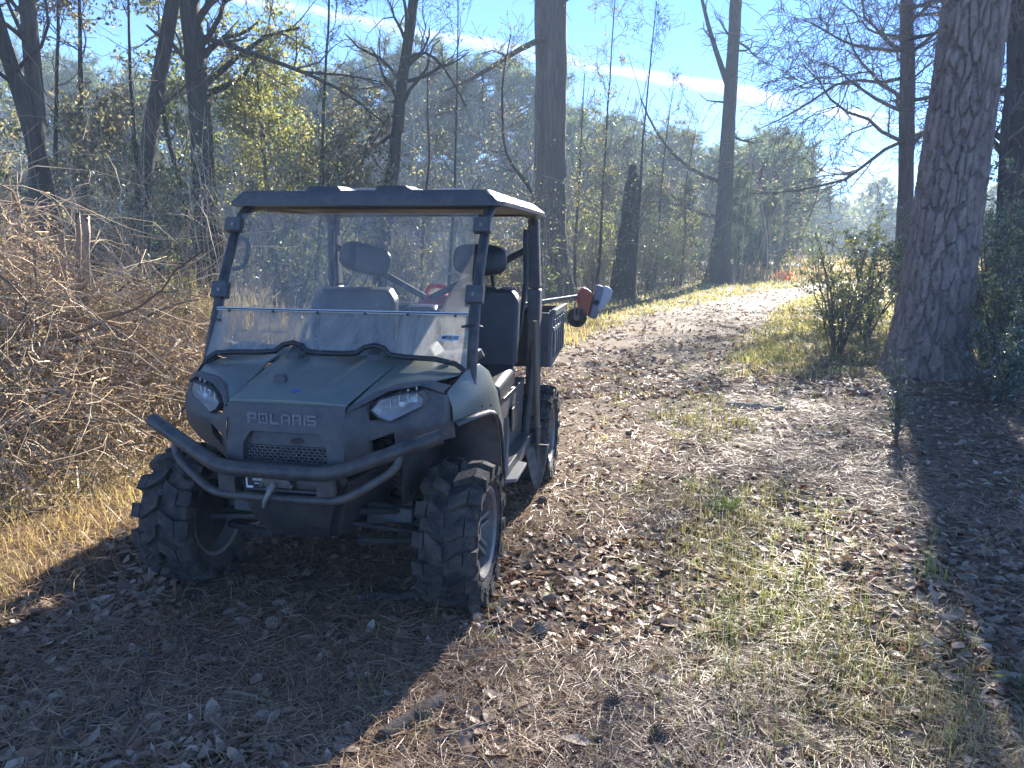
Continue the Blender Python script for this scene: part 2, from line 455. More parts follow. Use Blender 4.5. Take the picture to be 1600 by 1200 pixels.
M['rubber'] = surf('rubber', (.018, .018, .018), (.028, .027, .026), .75, 10, .4, 80, dust=(.17, .135, .10), dust_amt=.9, dust_scale=14)
M['gasket'] = surf('gasket', (.014, .014, .015), (.018, .018, .018), .45, 10)
M['alloy'] = surf('alloy', (.20, .195, .19), (.30, .29, .28), .48, 18, metal=.5, dust=DUST, dust_amt=.8, dust_scale=16)
M['steel'] = surf('steel', (.42, .42, .43), (.6, .6, .6), .35, 20, metal=.9)
M['bed_plastic'] = surf('bed_plastic', (.10, .102, .105), (.15, .15, .15), .45, 14, .15, 200, dust=(.36, .33, .28), dust_amt=.6, dust_scale=8)
M['reflector'] = surf('reflector', (.62, .63, .64), (.8, .8, .8), .22, 40, metal=.35)
M['lettering'] = surf('lettering', (.15, .155, .16), (.19, .195, .20), .45, 20)
M['dash_grey'] = surf('dash_grey', (.16, .165, .17), (.22, .22, .22), .6, 14, dust=(.35, .31, .25), dust_amt=.5, dust_scale=8)
M['under'] = surf('under', (.020, .019, .018), (.035, .031, .028), .8, 10, .3, 60, dust=DUST, dust_amt=.3, dust_scale=6)
M['blue_badge'] = surf('blue_badge', (.05, .10, .50), (.05, .10, .50), .3)
M['white_print'] = surf('white_print', (.72, .72, .72), (.8, .8, .8), .5)
M['black_print'] = surf('black_print', (.015, .015, .015), (.015, .015, .015), .5)
M['orange'] = surf('orange', (.36, .075, .03), (.42, .10, .04), .5, 9, dust=DUST, dust_amt=.5, dust_scale=14)
M['tool_grey'] = surf('tool_grey', (.15, .16, .18), (.19, .20, .22), .5, 9)
M['tool_white'] = surf('tool_white', (.40, .43, .46), (.50, .52, .54), .45, 9, dust=DUST, dust_amt=.5, dust_scale=14)
M['red_can'] = surf('red_can', (.45, .03, .03), (.55, .05, .04), .45, 9, dust=(.5, .4, .35), dust_amt=.3)
M['ash_wood'] = surf('ash_wood', (.16, .12, .08), (.30, .22, .14), .6, 14, stretch=(1, 1, .1))
M['tool_steel'] = surf('tool_steel', (.09, .085, .08), (.22, .20, .18), .5, 18, metal=.5, dust=DUST, dust_amt=.7, dust_scale=14)

def clearmat(name, tint=(.95, .97, .97), haze=.05, gloss=.06):
    """scratched clear plastic sheet: see-through, a mirror share that grows at grazing angles, a thin dusty film"""
    m, ns, ls = newmat(name)
    out = nd(ns, 'ShaderNodeOutputMaterial')
    t = nd(ns, 'ShaderNodeBsdfTransparent'); t.inputs[0].default_value = c4(tint)
    tc = nd(ns, 'ShaderNodeTexCoord'); mpw = nd(ns, 'ShaderNodeMapping', Scale=(2.2, 1, .7), Rotation=(0, .5, 0)); ls.new(tc.outputs['Object'], mpw.inputs[0])
    no = nd(ns, 'ShaderNodeTexNoise', Scale=3.2, Detail=9, Roughness=.7, Distortion=1.2); ls.new(mpw.outputs[0], no.inputs[0])
    n2 = nd(ns, 'ShaderNodeTexVoronoi', Scale=55); ls.new(tc.outputs['Object'], n2.inputs[0])
    sp = nd(ns, 'ShaderNodeMath', operation='LESS_THAN'); ls.new(n2.outputs['Distance'], sp.inputs[0]); sp.inputs[1].default_value = .11
    hz = nd(ns, 'ShaderNodeMapRange'); ls.new(no.outputs[0], hz.inputs[0])
    hz.inputs[1].default_value = .3; hz.inputs[2].default_value = .75; hz.inputs[3].default_value = haze * .3; hz.inputs[4].default_value = haze * 2.4
    ad = nd(ns, 'ShaderNodeMath', operation='MULTIPLY_ADD'); ls.new(sp.outputs[0], ad.inputs[0]); ad.inputs[1].default_value = .0; ls.new(hz.outputs[0], ad.inputs[2])
    d = nd(ns, 'ShaderNodeBsdfDiffuse'); d.inputs[0].default_value = (.55, .54, .5, 1)
    tl = nd(ns, 'ShaderNodeBsdfTranslucent'); tl.inputs[0].default_value = (.75, .73, .68, 1)
    md = nd(ns, 'ShaderNodeMixShader', Fac=.6); ls.new(d.outputs[0], md.inputs[1]); ls.new(tl.outputs[0], md.inputs[2])
    m1 = nd(ns, 'ShaderNodeMixShader'); ls.new(ad.outputs[0], m1.inputs[0]); ls.new(t.outputs[0], m1.inputs[1]); ls.new(md.outputs[0], m1.inputs[2])
    g = nd(ns, 'ShaderNodeBsdfGlossy', Roughness=.03)
    lw = nd(ns, 'ShaderNodeLayerWeight', Blend=.5); pw_ = nd(ns, 'ShaderNodeMath', operation='POWER'); ls.new(lw.outputs['Facing'], pw_.inputs[0]); pw_.inputs[1].default_value = 4.0
    fr = nd(ns, 'ShaderNodeMath', operation='MULTIPLY_ADD'); ls.new(pw_.outputs[0], fr.inputs[0]); fr.inputs[1].default_value = .6; fr.inputs[2].default_value = .035
    m2 = nd(ns, 'ShaderNodeMixShader'); ls.new(fr.outputs[0], m2.inputs[0]); ls.new(m1.outputs[0], m2.inputs[1]); ls.new(g.outputs[0], m2.inputs[2])
    ls.new(m2.outputs[0], out.inputs[0])
    return m
M['windshield'] = clearmat('windshield', haze=.18)
M['windshield_dirty'] = clearmat('windshield_dirty', tint=(.93, .95, .95), haze=.36)
M['lens'] = clearmat('lens', haze=.10)
M['bottle_clear'] = clearmat('bottle_clear', tint=(.85, .95, .93), haze=.08)

VEH = empty('utility_vehicle', (-.863, 3.428, 0), -R(10.8))
tag(VEH, 'dusty green four-wheel utility vehicle with black roof, windshield and front brush guard', 'utility vehicle')
V = Vector

# --- hood and front bodywork -------------------------------------------------
def lerp(a, b, t): return tuple(a[i] + (b[i] - a[i]) * t for i in range(3))
def hoodz(x, y):
    t = (y + .37) / .55
    z = .985 + .122 * t - .012 * t * t
    z -= .11 * (abs(x) / .31) ** 2 * .14
    # raised ribs that run from the bumps at the windshield towards the front, a dip between
    for cx0, cx1 in ((.135, .205),):
        c = cx0 + (cx1 - cx0) * t; w = .05
        z += .022 * t * max(0, 1 - ((abs(x) - c) / w) ** 2) ** 1 if abs(abs(x) - c) < w else 0
    return z
mb = MB()
P = []
for j in range(13):
    y = -.37 + .55 * j / 12; hw = .262 + .05 * j / 12
    P.append([(hw * (i / 12 - 1), y - .012 * (1 - ((i - 12) / 12) ** 2) * (j == 0), hoodz(hw * (i / 12 - 1), y)) for i in range(25)])
mb.grid(P)
# front lip turns down
lip = [(p[0], p[1] - .006, p[2] - .030) for p in P[0]]
mb.grid([lip, P[0]])
hood = mb.build('hood', M['paint_green'], VEH, solid=.008, smooth=40)
m_ = MB()   # small black clip on the hood
m_.hexa([(-.153, -.20, 1.012), (-.095, -.20, 1.012), (-.10, -.155, 1.02), (-.148, -.155, 1.02)], [(-.15, -.197, 1.050), (-.098, -.197, 1.050), (-.103, -.160, 1.055), (-.145, -.160, 1.055)])
m_.build('latch', M['plastic'], hood, bevel=.004)
def star(mb, c, r, ri, n, y, tilt):
    pts = []
    for k in range(2 * n):
        a = math.pi * k / n; rr = r if k % 2 == 0 else ri
        pts.append(V((c[0] + rr * math.cos(a), c[1] + rr * math.sin(a) * math.cos(tilt), c[2] + rr * math.sin(a) * math.sin(tilt))))
    mb.prism(pts, (0, -.001 * math.sin(tilt), .003))
m_ = MB(); star(m_, (0, -.285, hoodz(0, -.285) + .002), .022, .007, 4, 0, R(13)); m_.build('star_badge', M['blue_badge'], hood, smooth=0)

mb = MB(); mb.grid([[(-.26, -.33, .93), (.26, -.33, .93)], [(-.50, -.10, .985), (.50, -.10, .985)], [(-.60, .20, 1.015), (.60, .20, 1.015)]]); mb.build('hood_gap_backing', M['gasket'], VEH, solid=.006, smooth=0)  # added black sheet: blocks light from below so the hood seams look dark
for sgn in (1, -1):
    mb = MB()
    a = [(.268, -.368, .966), (.275, -.31, .984), (.292, -.12, 1.028), (.314, .06, 1.071), (.318, .18, 1.094)]
    b = [(.285, -.355, .968), (.345, -.255, 1.012), (.43, -.155, 1.047), (.50, .06, 1.068), (.48, .18, 1.082)]
    c = [(.30, -.345, .969), (.40, -.225, 1.032), (.555, -.125, 1.048), (.630, .03, 1.052), (.645, .18, 1.058)]
    G = [[(sgn * q[0], q[1], q[2] - .004) for q in row] for row in (a, b, c)]
    mb.grid(G)
    sidep = mb.build('hood_side_panel', M['paint_green'], VEH, solid=.008, smooth=50, bevel=.004)
    # black brow above the headlight
    mb = MB()
    up = [(.27, -.374, .966), (.345, -.268, 1.012), (.42, -.208, 1.040), (.555, -.150, 1.050), (.622, -.085, 1.020)]
    lo = [(.272, -.392, .948), (.335, -.312, .980), (.405, -.258, 1.018), (.525, -.205, 1.036), (.605, -.140, .995)]
    inn = [(p[0], p[1] + .05, p[2] - .012) for p in lo]
    top2 = [(p[0] - .01, p[1] + .04, p[2] - .008) for p in up]
    mb.grid([[(sgn * p[0], p[1], p[2]) for p in row] for row in (top2, up, lo, inn)])
    mb.build('headlight_brow', M['plastic'], VEH, solid=.006, bevel=.006, smooth=50)
    # wing around headlight and vent
    X = [.262, .335, .425, .53, .612]
    Yc = [-.395, -.310, -.245, -.195, -.145]
    rows = [[.950, .972, 1.008, 1.024, .985], [.945, .962, 1.004, 1.018, .982], [.915, .900, .900, .942, .938], [.882, .874, .868, .880, .880],
            [.822, .812, .842, .850, .856], [.742, .748, .788, .800, .812], [.700, .700, .722, .745, .790]]
    yo = [.03, .02, .0, -.022, -.02, -.008, .004]
    g = [[(sgn * X[i], Yc[i] + yo[j], rows[j][i]) for i in range(5)] for j in range(7)]
    mb = MB(); vs = [p for r_ in g for p in r_]; fs = []
    for j in range(6):
        for i in range(4):
            if j == 4 and i == 1: continue      # the vent opening
            if j == 1 and i in (1, 2): continue  # the headlight opening
            fs.append((j * 5 + i, j * 5 + i + 1, (j + 1) * 5 + i + 1, (j + 1) * 5 + i))
    mb.add(vs, fs)
    # vent duct walls
    q = [g[4][1], g[4][2], g[5][2], g[5][1]]; qb = [(p[0], p[1] + .045, p[2]) for p in q]
    mb.add(q + qb, [(0, 1, 5, 4), (1, 2, 6, 5), (2, 3, 7, 6), (3, 0, 4, 7)])
    # return along the outer edge towards the fender
    mb.grid([[g[j][4] for j in range(7)], [(g[j][4][0] + sgn * .03, g[j][4][1] + .07, g[j][4][2] - .005) for j in range(7)]])
    mb.build('front_wing', M['plastic'], VEH, solid=.006, bevel=.005, smooth=40)
    # headlight
    hl = [(.348, -.312, .945), (.378, -.292, .984), (.44, -.262, 1.002), (.522, -.226, 1.010), (.542, -.214, .978), (.534, -.220, .952), (.415, -.282, .894), (.372, -.302, .916)]
    cx = sum(p[0] for p in hl) / 8; cy = sum(p[1] for p in hl) / 8; cz = sum(p[2] for p in hl) / 8
    he = empty('headlight', (0, 0, 0), 0, VEH)
    mb = MB(); ring = []
    for t, bul in ((1.0, 0), (.75, .010), (.4, .017), (0.02, .019)):
        ring.append([(sgn * (cx + (p[0] - cx) * t + .3 * bul), cy + (p[1] - cy) * t - bul, cz + (p[2] - cz) * t) for p in hl + hl[:1]])
    mb.grid(ring); mb.build('lens', M['lens'], he, smooth=60)
    mb = MB(); mb.grid([[(sgn * (cx + (p[0] - cx) * t), cy + (p[1] - cy) * t + bul, cz + (p[2] - cz) * t) for p in hl + hl[:1]] for t, bul in ((.985, -.001), (1.05, -.004), (1.12, .006), (1.16, .05))]); mb.build('bezel', M['plastic'], he, smooth=40)
    mb = MB(); ring = []
    for t, bul in ((1.0, .004), (.8, .05), (.55, .075), (.3, .085), (.05, .085)):
        ring.append([(sgn * (cx + (p[0] - cx) * t), cy + (p[1] - cy) * t + bul, cz + (p[2] - cz) * t) for p in hl + hl[:1]])
    mb.grid(ring); mb.build('reflector', M['reflector'], he, smooth=20)
    mb = MB(); mb.lathe([(.001, -.03), (.011, -.026), (.013, -.012), (.013, .03)], 12, 'y', (sgn * (cx + .01), cy + .045, cz)); mb.build('bulb', M['white_print'], he, smooth=50)
    mb = MB()
    for k in range(5):
        xx = cx - .07 + .033 * k
        mb.box((sgn * xx, cy + .035 + .002 * k - (xx - cx) * -.45, cz - .005 + .012 * k), (.006, .01, .06))
    mb.build('lens_rib', M['steel'], he, smooth=0)

# --- front fascia with grille -------------------------------------------------
mb = MB()
def fy(z): return -.418 + .035 * max(0, (z - .70) / .27) ** 2 * .8
outer = [(-.262, .968), (.262, .968), (.262, .700), (-.262, .700)]
inner = [(-.150, .852), (.150, .852), (.182, .805), (.190, .722), (-.190, .722), (-.182, .805)]
def f3(p, d=0): return (p[0], fy(p[1]) + d + .06 * max(0, abs(p[0]) - .2), p[1])
ob = [(-.262, .968), (-.15, .968), (.15, .968), (.262, .968), (.262, .805), (.262, .722), (.262, .700), (-.262, .700), (-.262, .722), (-.262, .805)]
vs = [f3(p) for p in inner] + [f3(p) for p in ob]
fs = [(0, 7, 8, 1), (6, 7, 0), (1, 8, 9), (1, 9, 10, 2), (2, 10, 11, 3), (3, 11, 12, 13, 14, 4), (4, 14, 15, 5), (5, 15, 6, 0)]
mb.add(vs, fs)
rec = [f3(p, .03) for p in inner]
mb.add([f3(p) for p in inner] + rec, [(i, (i + 1) % 6, 6 + (i + 1) % 6, 6 + i) for i in range(6)])
# corner returns and top return under the hood lip
for s_ in (1, -1):
    mb.add([(s_ * .262, fy(.968) + .004, .968), (s_ * .262, fy(.70) + .004, .700), (s_ * .275, -.33, .700), (s_ * .275, -.33, .968)], [(0, 1, 2, 3)])
fascia = mb.build('front_fascia', M['plastic'], VEH, bevel=.006, smooth=40)
mb = MB()
mb.add([rec[0], rec[1], rec[2], (.184, rec[2][1], .792), (-.184, rec[2][1], .792), rec[5]], [(0, 1, 2, 3, 4, 5)])
gy = fy(.75) + .028
for k in range(6):
    mb.box((0, gy, .726 + .0127 * k), (.37, .012, .0038))
for r_ in range(5):
    for k in range(15):
        x = -.168 + .0235 * k + (.011 if r_ % 2 else 0)
        mb.box((x, gy + .001, .7324 + .0127 * r_), (.007, .010, .0135))
mb.box((0, gy + .03, .757), (.38, .01, .075))
grille = mb.build('grille', M['plastic'], fascia, smooth=0)
mb = MB(); mb.prism([(.045 + .030 * math.cos(a), fy(.82) + .0285, .815 + .011 * math.sin(a)) for a in [2 * math.pi * k / 14 for k in range(14)]], (0, -.006, 0)); mb.build('hood_pull', M['gasket'], fascia)
# raised lettering
LET = {'P': [(0, 0, .22, 1), (.22, .8, .85, 1), (.63, .42, .85, .8), (.22, .42, .63, .58)], 'L': [(0, 0, .22, 1), (.22, 0, .85, .2)],
       'A': [(0, 0, .2, .82), (.65, 0, .85, .82), (.1, .82, .75, 1), (.2, .34, .65, .5)], 'R': [(0, 0, .22, 1), (.22, .8, .85, 1), (.63, .5, .85, .8), (.22, .42, .78, .55), (.58, 0, .82, .42)],
       'I': [(0, 0, .22, 1)], 'S': [(0, .8, .85, 1), (0, .58, .2, .8), (0, .42, .85, .58), (.65, .2, .85, .42), (0, 0, .85, .2)],
       'O': [(0, .0, .85, .17), (0, .83, .85, 1), (0, .17, .18, .83), (.67, .17, .85, .83)]}
mb = MB(); x0 = -.163; hh = .045; ww = .050
for ch in 'POLARIS':
    adv = (.30 if ch == 'I' else 1.0) * ww
    for (a, b, c, d) in LET[ch]:
        mb.box((x0 + (a + c) / 2 * ww, fy(.91) - .001, .886 + (b + d) / 2 * hh), ((c - a) * ww, .007, (d - b) * hh))
    if ch == 'O':
        pts = []
        for k in range(8):
            a = math.pi * k / 4; rr = .013 if k % 2 == 0 else .004
            pts.append((x0 + .425 * ww + rr * math.cos(a), fy(.91), .886 + .5 * hh + rr * math.sin(a)))
        mb.prism(pts, (0, -.005, 0))
    x0 += adv
mb.build('lettering', M['lettering'], fascia, bevel=.0012, smooth=0)

# --- fenders -------------------------------------------------------------------
for sgn in (1, -1):
    mb = MB()
    top = [(.615, -.11, .995), (.655, .06, 1.062), (.685, .20, 1.075), (.700, .34, 1.018), (.715, .46, .90), (.722, .565, .72), (.725, .61, .50), (.722, .62, .37)]
    mid = [(.640, -.115, .930), (.695, .06, .965), (.722, .19, .965), (.732, .31, .920), (.738, .41, .83), (.740, .50, .68), (.740, .545, .50), (.738, .56, .37)]
    low = [(.648, -.12, .868), (.705, .06, .872), (.728, .18, .862), (.736, .28, .835), (.738, .36, .77), (.738, .43, .66), (.738, .47, .50), (.736, .49, .37)]
    inn = [(.42, -.08, .86), (.42, .06, .87), (.42, .18, .86), (.42, .27, .83), (.42, .35, .77), (.42, .42, .66), (.42, .46, .50), (.42, .48, .37)]
    mb.grid([[(sgn * p[0], p[1], p[2]) for p in row] for row in (top, mid, low)])
    fen = mb.build('fender', M['paint_green'], VEH, solid=.006, bevel=.008, smooth=45)
    mb = MB(); mb.grid([[(sgn * p[0], p[1], p[2] - .004) for p in row] for row in (low, inn)]); mb.build('wheel_liner', M['plastic'], fen, solid=.004, smooth=45)
    mb = MB(); fl = [(p[0] + .006, p[1], p[2]) for p in low]; fl2 = [(p[0] + .022, p[1] - .004, p[2] - .018) for p in low]
    mb.grid([[(sgn * p[0], p[1], p[2]) for p in row] for row in (fl, fl2)]); mb.build('fender_flare', M['plastic'], fen, solid=.006, smooth=45)
    for k in (1, 2, 3):
        p = lerp(low[k], low[k + 1], .5); mb = MB(); mb.lathe([(.001, .004), (.006, .003), (.007, 0)], 8, 'x', (sgn * (p[0] - .001), p[1], p[2] + .022)); mb.build('rivet', M['gasket'], fen)
    # inner wall of the engine bay / body side behind the wheel
    mb = MB(); mb.add([(sgn * p[0], p[1], p[2]) for p in ((.42, -.14, .90), (.42, .48, .95), (.42, .48, .36), (.42, -.14, .48))], [(0, 1, 2, 3)])
    mb.build('inner_fender', M['under'], VEH, solid=.01)
    # mud strip and rocker at the doorway
    mb = MB(); mb.hexa([(sgn * .735, .60, .50), (sgn * .745, .63, .72), (sgn * .715, .64, .72), (sgn * .70, .61, .50)], [(sgn * .735, .60, .40), (sgn * .745, .62, .41), (sgn * .70, .63, .41), (sgn * .70, .61, .40)])
    mb.build('rear_fender_trim', M['dash_grey'], fen, bevel=.003)

# --- chassis ---------------------------------------------------------------------
mb = MB()
mb.hexa([(-.17, -.28, .36), (.17, -.28, .36), (.24, .5, .28), (-.24, .5, .28)], [(-.26, -.36, .64), (.26, -.36, .64), (.40, .5, .64), (-.40, .5, .64)])
mb.hexa([(-.62, .5, .30), (.62, .5, .30), (.62, 1.75, .28), (-.62, 1.75, .28)], [(-.66, .5, .40), (.66, .5, .40), (.66, 1.75, .40), (-.66, 1.75, .40)])
mb.box((0, 2.0, .48), (.7, .8, .30))
chassis = mb.build('chassis', M['under'], VEH, bevel=.012)
mb = MB(); mb.add([(-.21, -.40, .57), (.21, -.40, .57), (.17, -.37, .45), (.13, -.28, .35), (-.13, -.28, .35), (-.17, -.37, .45)], [(0, 1, 2, 5), (2, 3, 4, 5)])
mb.build('skid_plate', M['under'], VEH, solid=.006, bevel=.004)
for sgn in (1, -1):
    mb = MB()
    for (z0, z1) in ((.30, .27), (.44, .42)):
        mb.tube([(sgn * .20, -.16, z0), (sgn * .52, -.01, z1)], .018, 8); mb.tube([(sgn * .20, .18, z0), (sgn * .52, .01, z1)], .018, 8)
    mb.tube([(sgn * .18, 0, .38), (sgn * .55, 0, .335)], .022, 8)
    mb.tube([(sgn * .20, -.20, .40), (sgn * .52, -.16, .36)], .012, 8)
    mb.build('suspension_arm', M['under'], VEH)
    mb = MB(); mb.tube([(sgn * .30, -.06, .80), (sgn * .42, -.03, .40)], .022, 10)
    for k in range(9):
        t = k / 9; c_ = lerp((sgn * .30, -.06, .80), (sgn * .40, -.035, .47), t); mb.lathe([(.030, -.006), (.040, 0), (.030, .006)], 12, 'z', c_)
    mb.build('shock_absorber', M['steel_black'], VEH)
    mb = MB(); mb.hexa([(sgn * .22, -.10, .36), (sgn * .44, -.10, .38), (sgn * .44, -.09, .44), (sgn * .22, -.09, .46)], [(sgn * .22, -.06, .36), (sgn * .44, -.06, .38), (sgn * .44, -.05, .44), (sgn * .22, -.05, .46)])
    mb.build('arm_guard', M['plastic'], VEH, bevel=.006)

# --- brush guard and winch ---------------------------------------------------------
mb = MB(); bz = .715
mb.tube([(-.655, -.34, .858), (-.30, -.478, .735), (-.22, -.500, bz), (.22, -.500, bz), (.30, -.478, .735), (.655, -.34, .858)], .0315, 14, round_=.09)
guard = mb.build('brush_guard', M['steel_black'], VEH, smooth=50)
mb = MB(); mb.tube([(-.50, -.408, .79), (-.49, -.43, .73), (-.30, -.495, .615), (-.22, -.50, .603), (.22, -.50, .603), (.30, -.495, .615), (.49, -.43, .73), (.50, -.408, .79)], .018, 12, round_=.07)
mb.build('lower_bar', M['steel_black'], guard, smooth=50)
for s_ in (1, -1):
    mb = MB(); mb.box((s_ * .215, -.497, .66), (.075, .014, .10)); mb.box((s_ * .215, -.45, .66), (.012, .10, .12)); mb.build('upright_plate', M['steel_black'], guard, bevel=.003)
    mb = MB(); mb.tube([(s_ * .215, -.42, .70), (s_ * .24, -.25, .55)], .02, 8); mb.build('mount_arm', M['steel_black'], guard)
mb = MB(); mb.lathe([(.001, -.15), (.036, -.15), (.04, -.145), (.04, -.05), (.03, -.045), (.03, .05), (.04, .055), (.04, .15), (.036, .155), (.001, .155)], 18, 'x', (.02, -.43, .662))
mb.box((0.0, -.425, .62), (.33, .07, .012))
winch = mb.build('winch', M['plastic'], VEH, bevel=.003)
mb = MB(); mb.box((-.105, -.474, .668), (.085, .006, .062)); mb.build('badge_plate', M['black_print'], winch)
mb = MB()
for (a, b, c, d) in ((-.142, -.136, .632, .70), (-.142, -.112, .632, .641)): mb.box(((a + b) / 2, -.478, (c + d) / 2), (b - a, .003, d - c))
mb.build('badge_stripe', M['white_print'], winch, smooth=0)
def text_part(txt, name, mat, parent, loc, size, rot, shear=0.0, extrude=.0006, spacing=1.0, align='CENTER'):
    cu = bpy.data.curves.new(name, 'FONT'); cu.body = txt; cu.size = size; cu.align_x = align; cu.align_y = 'CENTER'; cu.shear = shear; cu.extrude = extrude; cu.space_character = spacing
    cu.offset = size * .018
    to = bpy.data.objects.new(name, cu); COL.objects.link(to)
    dg = bpy.context.evaluated_depsgraph_get()
    me = bpy.data.meshes.new_from_object(to.evaluated_get(dg)); me.materials.clear(); me.materials.append(mat)
    bpy.data.objects.remove(to); bpy.data.curves.remove(cu)
    o = bpy.data.objects.new(name, me); o.location = loc; o.rotation_euler = rot
    return link(o, parent)
text_part('WARN', 'badge_text', M['white_print'], winch, (-.088, -.4785, .668), .017, (R(90), 0, 0), shear=.2)
mb = MB()
for k in range(5): mb.box((-.088, -.4775, .652 - .0), (.034, .002, .003))
mb.build('badge_line', M['white_print'], winch, smooth=0)
mb = MB(); mb.prism([(-.075, -.487, .645), (.075, -.487, .645), (.06, -.487, .676), (.03, -.487, .687), (-.03, -.487, .687), (-.06, -.487, .676)], (0, -.012, 0))
mb.lathe([(.006, -.506), (.012, -.505), (.012, -.49)], 8, 'y', (-.062, 0, .655)); mb.lathe([(.006, -.506), (.012, -.505), (.012, -.49)], 8, 'y', (.062, 0, .655))
mb.build('fairlead', M['tool_steel'], winch, bevel=.003)
mb = MB(); mb.tube([(-.002, -.512, .664), (-.006, -.53, .645), (-.018, -.535, .622), (-.034, -.534, .592), (-.042, -.53, .568)], [.013, .012, .010, .009, .005], 8); mb.tube([(-.002, -.512, .664), (-.022, -.528, .650), (-.02, -.53, .63)], .006, 6)
mb.build('winch_hook', M['alloy'], winch)

# --- cab frame -----------------------------------------------------------------------
rc = .0255
mb = MB()
for s_ in (1, -1):
    mb.tube([(s_ * .668, .10, .98), (s_ * .664, .14, 1.10), (s_ * .656, .26, 1.40), (s_ * .660, .44, 1.705), (s_ * .655, .52, 1.79), (s_ * .668, .66, 1.822), (s_ * .69, 1.62, 1.825), (s_ * .70, 1.72, 1.74), (s_ * .705, 1.74, 1.34), (s_ * .69, 1.66, .80), (s_ * .665, 1.60, .38)], rc, 12, round_=.07)
for y_, z_ in ((.62, 1.822), (1.62, 1.822)): mb.tube([(-.68, y_, z_), (.68, y_, z_)], rc * .9, 10)
mb.tube([(-.70, 1.73, 1.20), (.70, 1.73, 1.20)], rc * .9, 10)
cabf = mb.build('cab_frame', M['steel_black'], VEH, smooth=50)
mb = MB()
for s_ in (1, -1): mb.tube([(s_ * .70, 1.70, 1.62), (s_ * .02, 1.63, 1.275)], .022, 10)
mb.build('rear_brace', M['steel_black'], cabf, smooth=50)
for s_ in (1, -1):   # wide outer covers on the rear posts, belts
    mb = MB(); mb.hexa([(s_ * .650, 1.64, .40), (s_ * .735, 1.64, .40), (s_ * .735, 1.78, .40), (s_ * .650, 1.78, .40)], [(s_ * .655, 1.68, 1.34), (s_ * .740, 1.68, 1.34), (s_ * .740, 1.79, 1.34), (s_ * .655, 1.79, 1.34)])
    mb.build('post_cover', M['plastic'], cabf, bevel=.012)
    mb = MB(); mb.hexa([(s_ * .660, 1.69, 1.345), (s_ * .735, 1.69, 1.345), (s_ * .735, 1.785, 1.345), (s_ * .660, 1.785, 1.345)], [(s_ * .655, 1.67, 1.79), (s_ * .722, 1.67, 1.79), (s_ * .722, 1.745, 1.79), (s_ * .655, 1.745, 1.79)]); mb.build('post_cover', M['plastic'], cabf, bevel=.012)
    mb = MB(); mb.tube([(s_ * .655, 1.60, 1.72), (s_ * .66, 1.60, 1.40), (s_ * .64, 1.50, 1.10), (s_ * .60, 1.35, .86)], .018, 6); mb.box((s_ * .655, 1.60, 1.60), (.03, .035, .16)); mb.build('seat_belt', M['gasket'], cabf, bevel=.004)
# grab handle on the passenger post
mb = MB(); mb.tube([(-.640, .34, 1.49), (-.590, .37, 1.50), (-.575, .385, 1.56), (-.585, .42, 1.63), (-.640, .43, 1.65)], .011, 8, round_=.03); mb.build('grab_handle', M['plastic'], cabf)

# --- roof ------------------------------------------------------------------------------
def roofz(x, y):
    ds = .735 - abs(x); df = y - .485; dr = 1.985 - y
    k = min(1, ds / .075, (df + .004) / .014, dr / .07)
    z = 1.832 + .056 * max(0, k)
    z += .016 * sstep(.10, .35, ds) * sstep(.05, .35, df)
    ax = abs(x + .02)
    boss = sstep(.095, .107, ax) * (1 - sstep(.265, .285, ax)) * (1 - sstep(.16, .26, df))
    z += .022 * boss * max(0, min(1, k))
    rib = sstep(.30, .33, ax) * (1 - sstep(.50, .54, ax)) * sstep(.22, .30, df) * (1 - sstep(1.2, 1.26, df))
    rib2 = (1 - sstep(.20, .23, ax)) * sstep(.22, .30, df) * (1 - sstep(1.2, 1.26, df))
    return z + .014 * rib + .018 * rib2
xs = sorted(set([-.735, -.715, -.69, -.66, -.645, .645, .66, .69, .715, .735] + [round(-.64 + 1.28 * i / 70, 4) for i in range(71)]))
ys = [.483, .487, .492, .505, .53] + [.56 + .04 * i for i in range(34)] + [1.925, 1.955, 1.985]
Tp = []
for y in ys:
    sq = 1 - .035 * max(0, 1 - (y - .483) / .10) ** 2 - .06 * max(0, 1 - (1.985 - y) / .12) ** 2
    Tp.append([(x * sq, y, float(roofz(x, y))) for x in xs])
mb = MB(); mb.grid(Tp)
bt = [[(p[0] * .985, .515 + (p[1] - .503) * .985, 1.822) for p in row] for row in (Tp[0], Tp[-1])]
rim = [Tp[0]] + []
def skirt(line, dz=-.022):
    mb.grid([line, [(p[0], p[1], 1.812) for p in line]])
skirt(Tp[0]); skirt(Tp[-1]); skirt([r_[0] for r_ in Tp]); skirt([r_[-1] for r_ in Tp])
mb.grid([[(r_[0][0], r_[0][1], 1.812) for r_ in Tp], [(r_[-1][0], r_[-1][1], 1.812) for r_ in Tp]])
roof = mb.build('roof', M['roof_plastic'], VEH, smooth=28)
for s_ in (1, -1):
    mb = MB(); mb.hexa([(s_ * .64, 1.58, 1.80), (s_ * .70, 1.58, 1.80), (s_ * .70, 1.72, 1.79), (s_ * .64, 1.72, 1.79)], [(s_ * .62, 1.55, 1.822), (s_ * .715, 1.55, 1.822), (s_ * .715, 1.78, 1.822), (s_ * .62, 1.78, 1.822)]); mb.build('roof_bracket', M['plastic'], roof, bevel=.004)

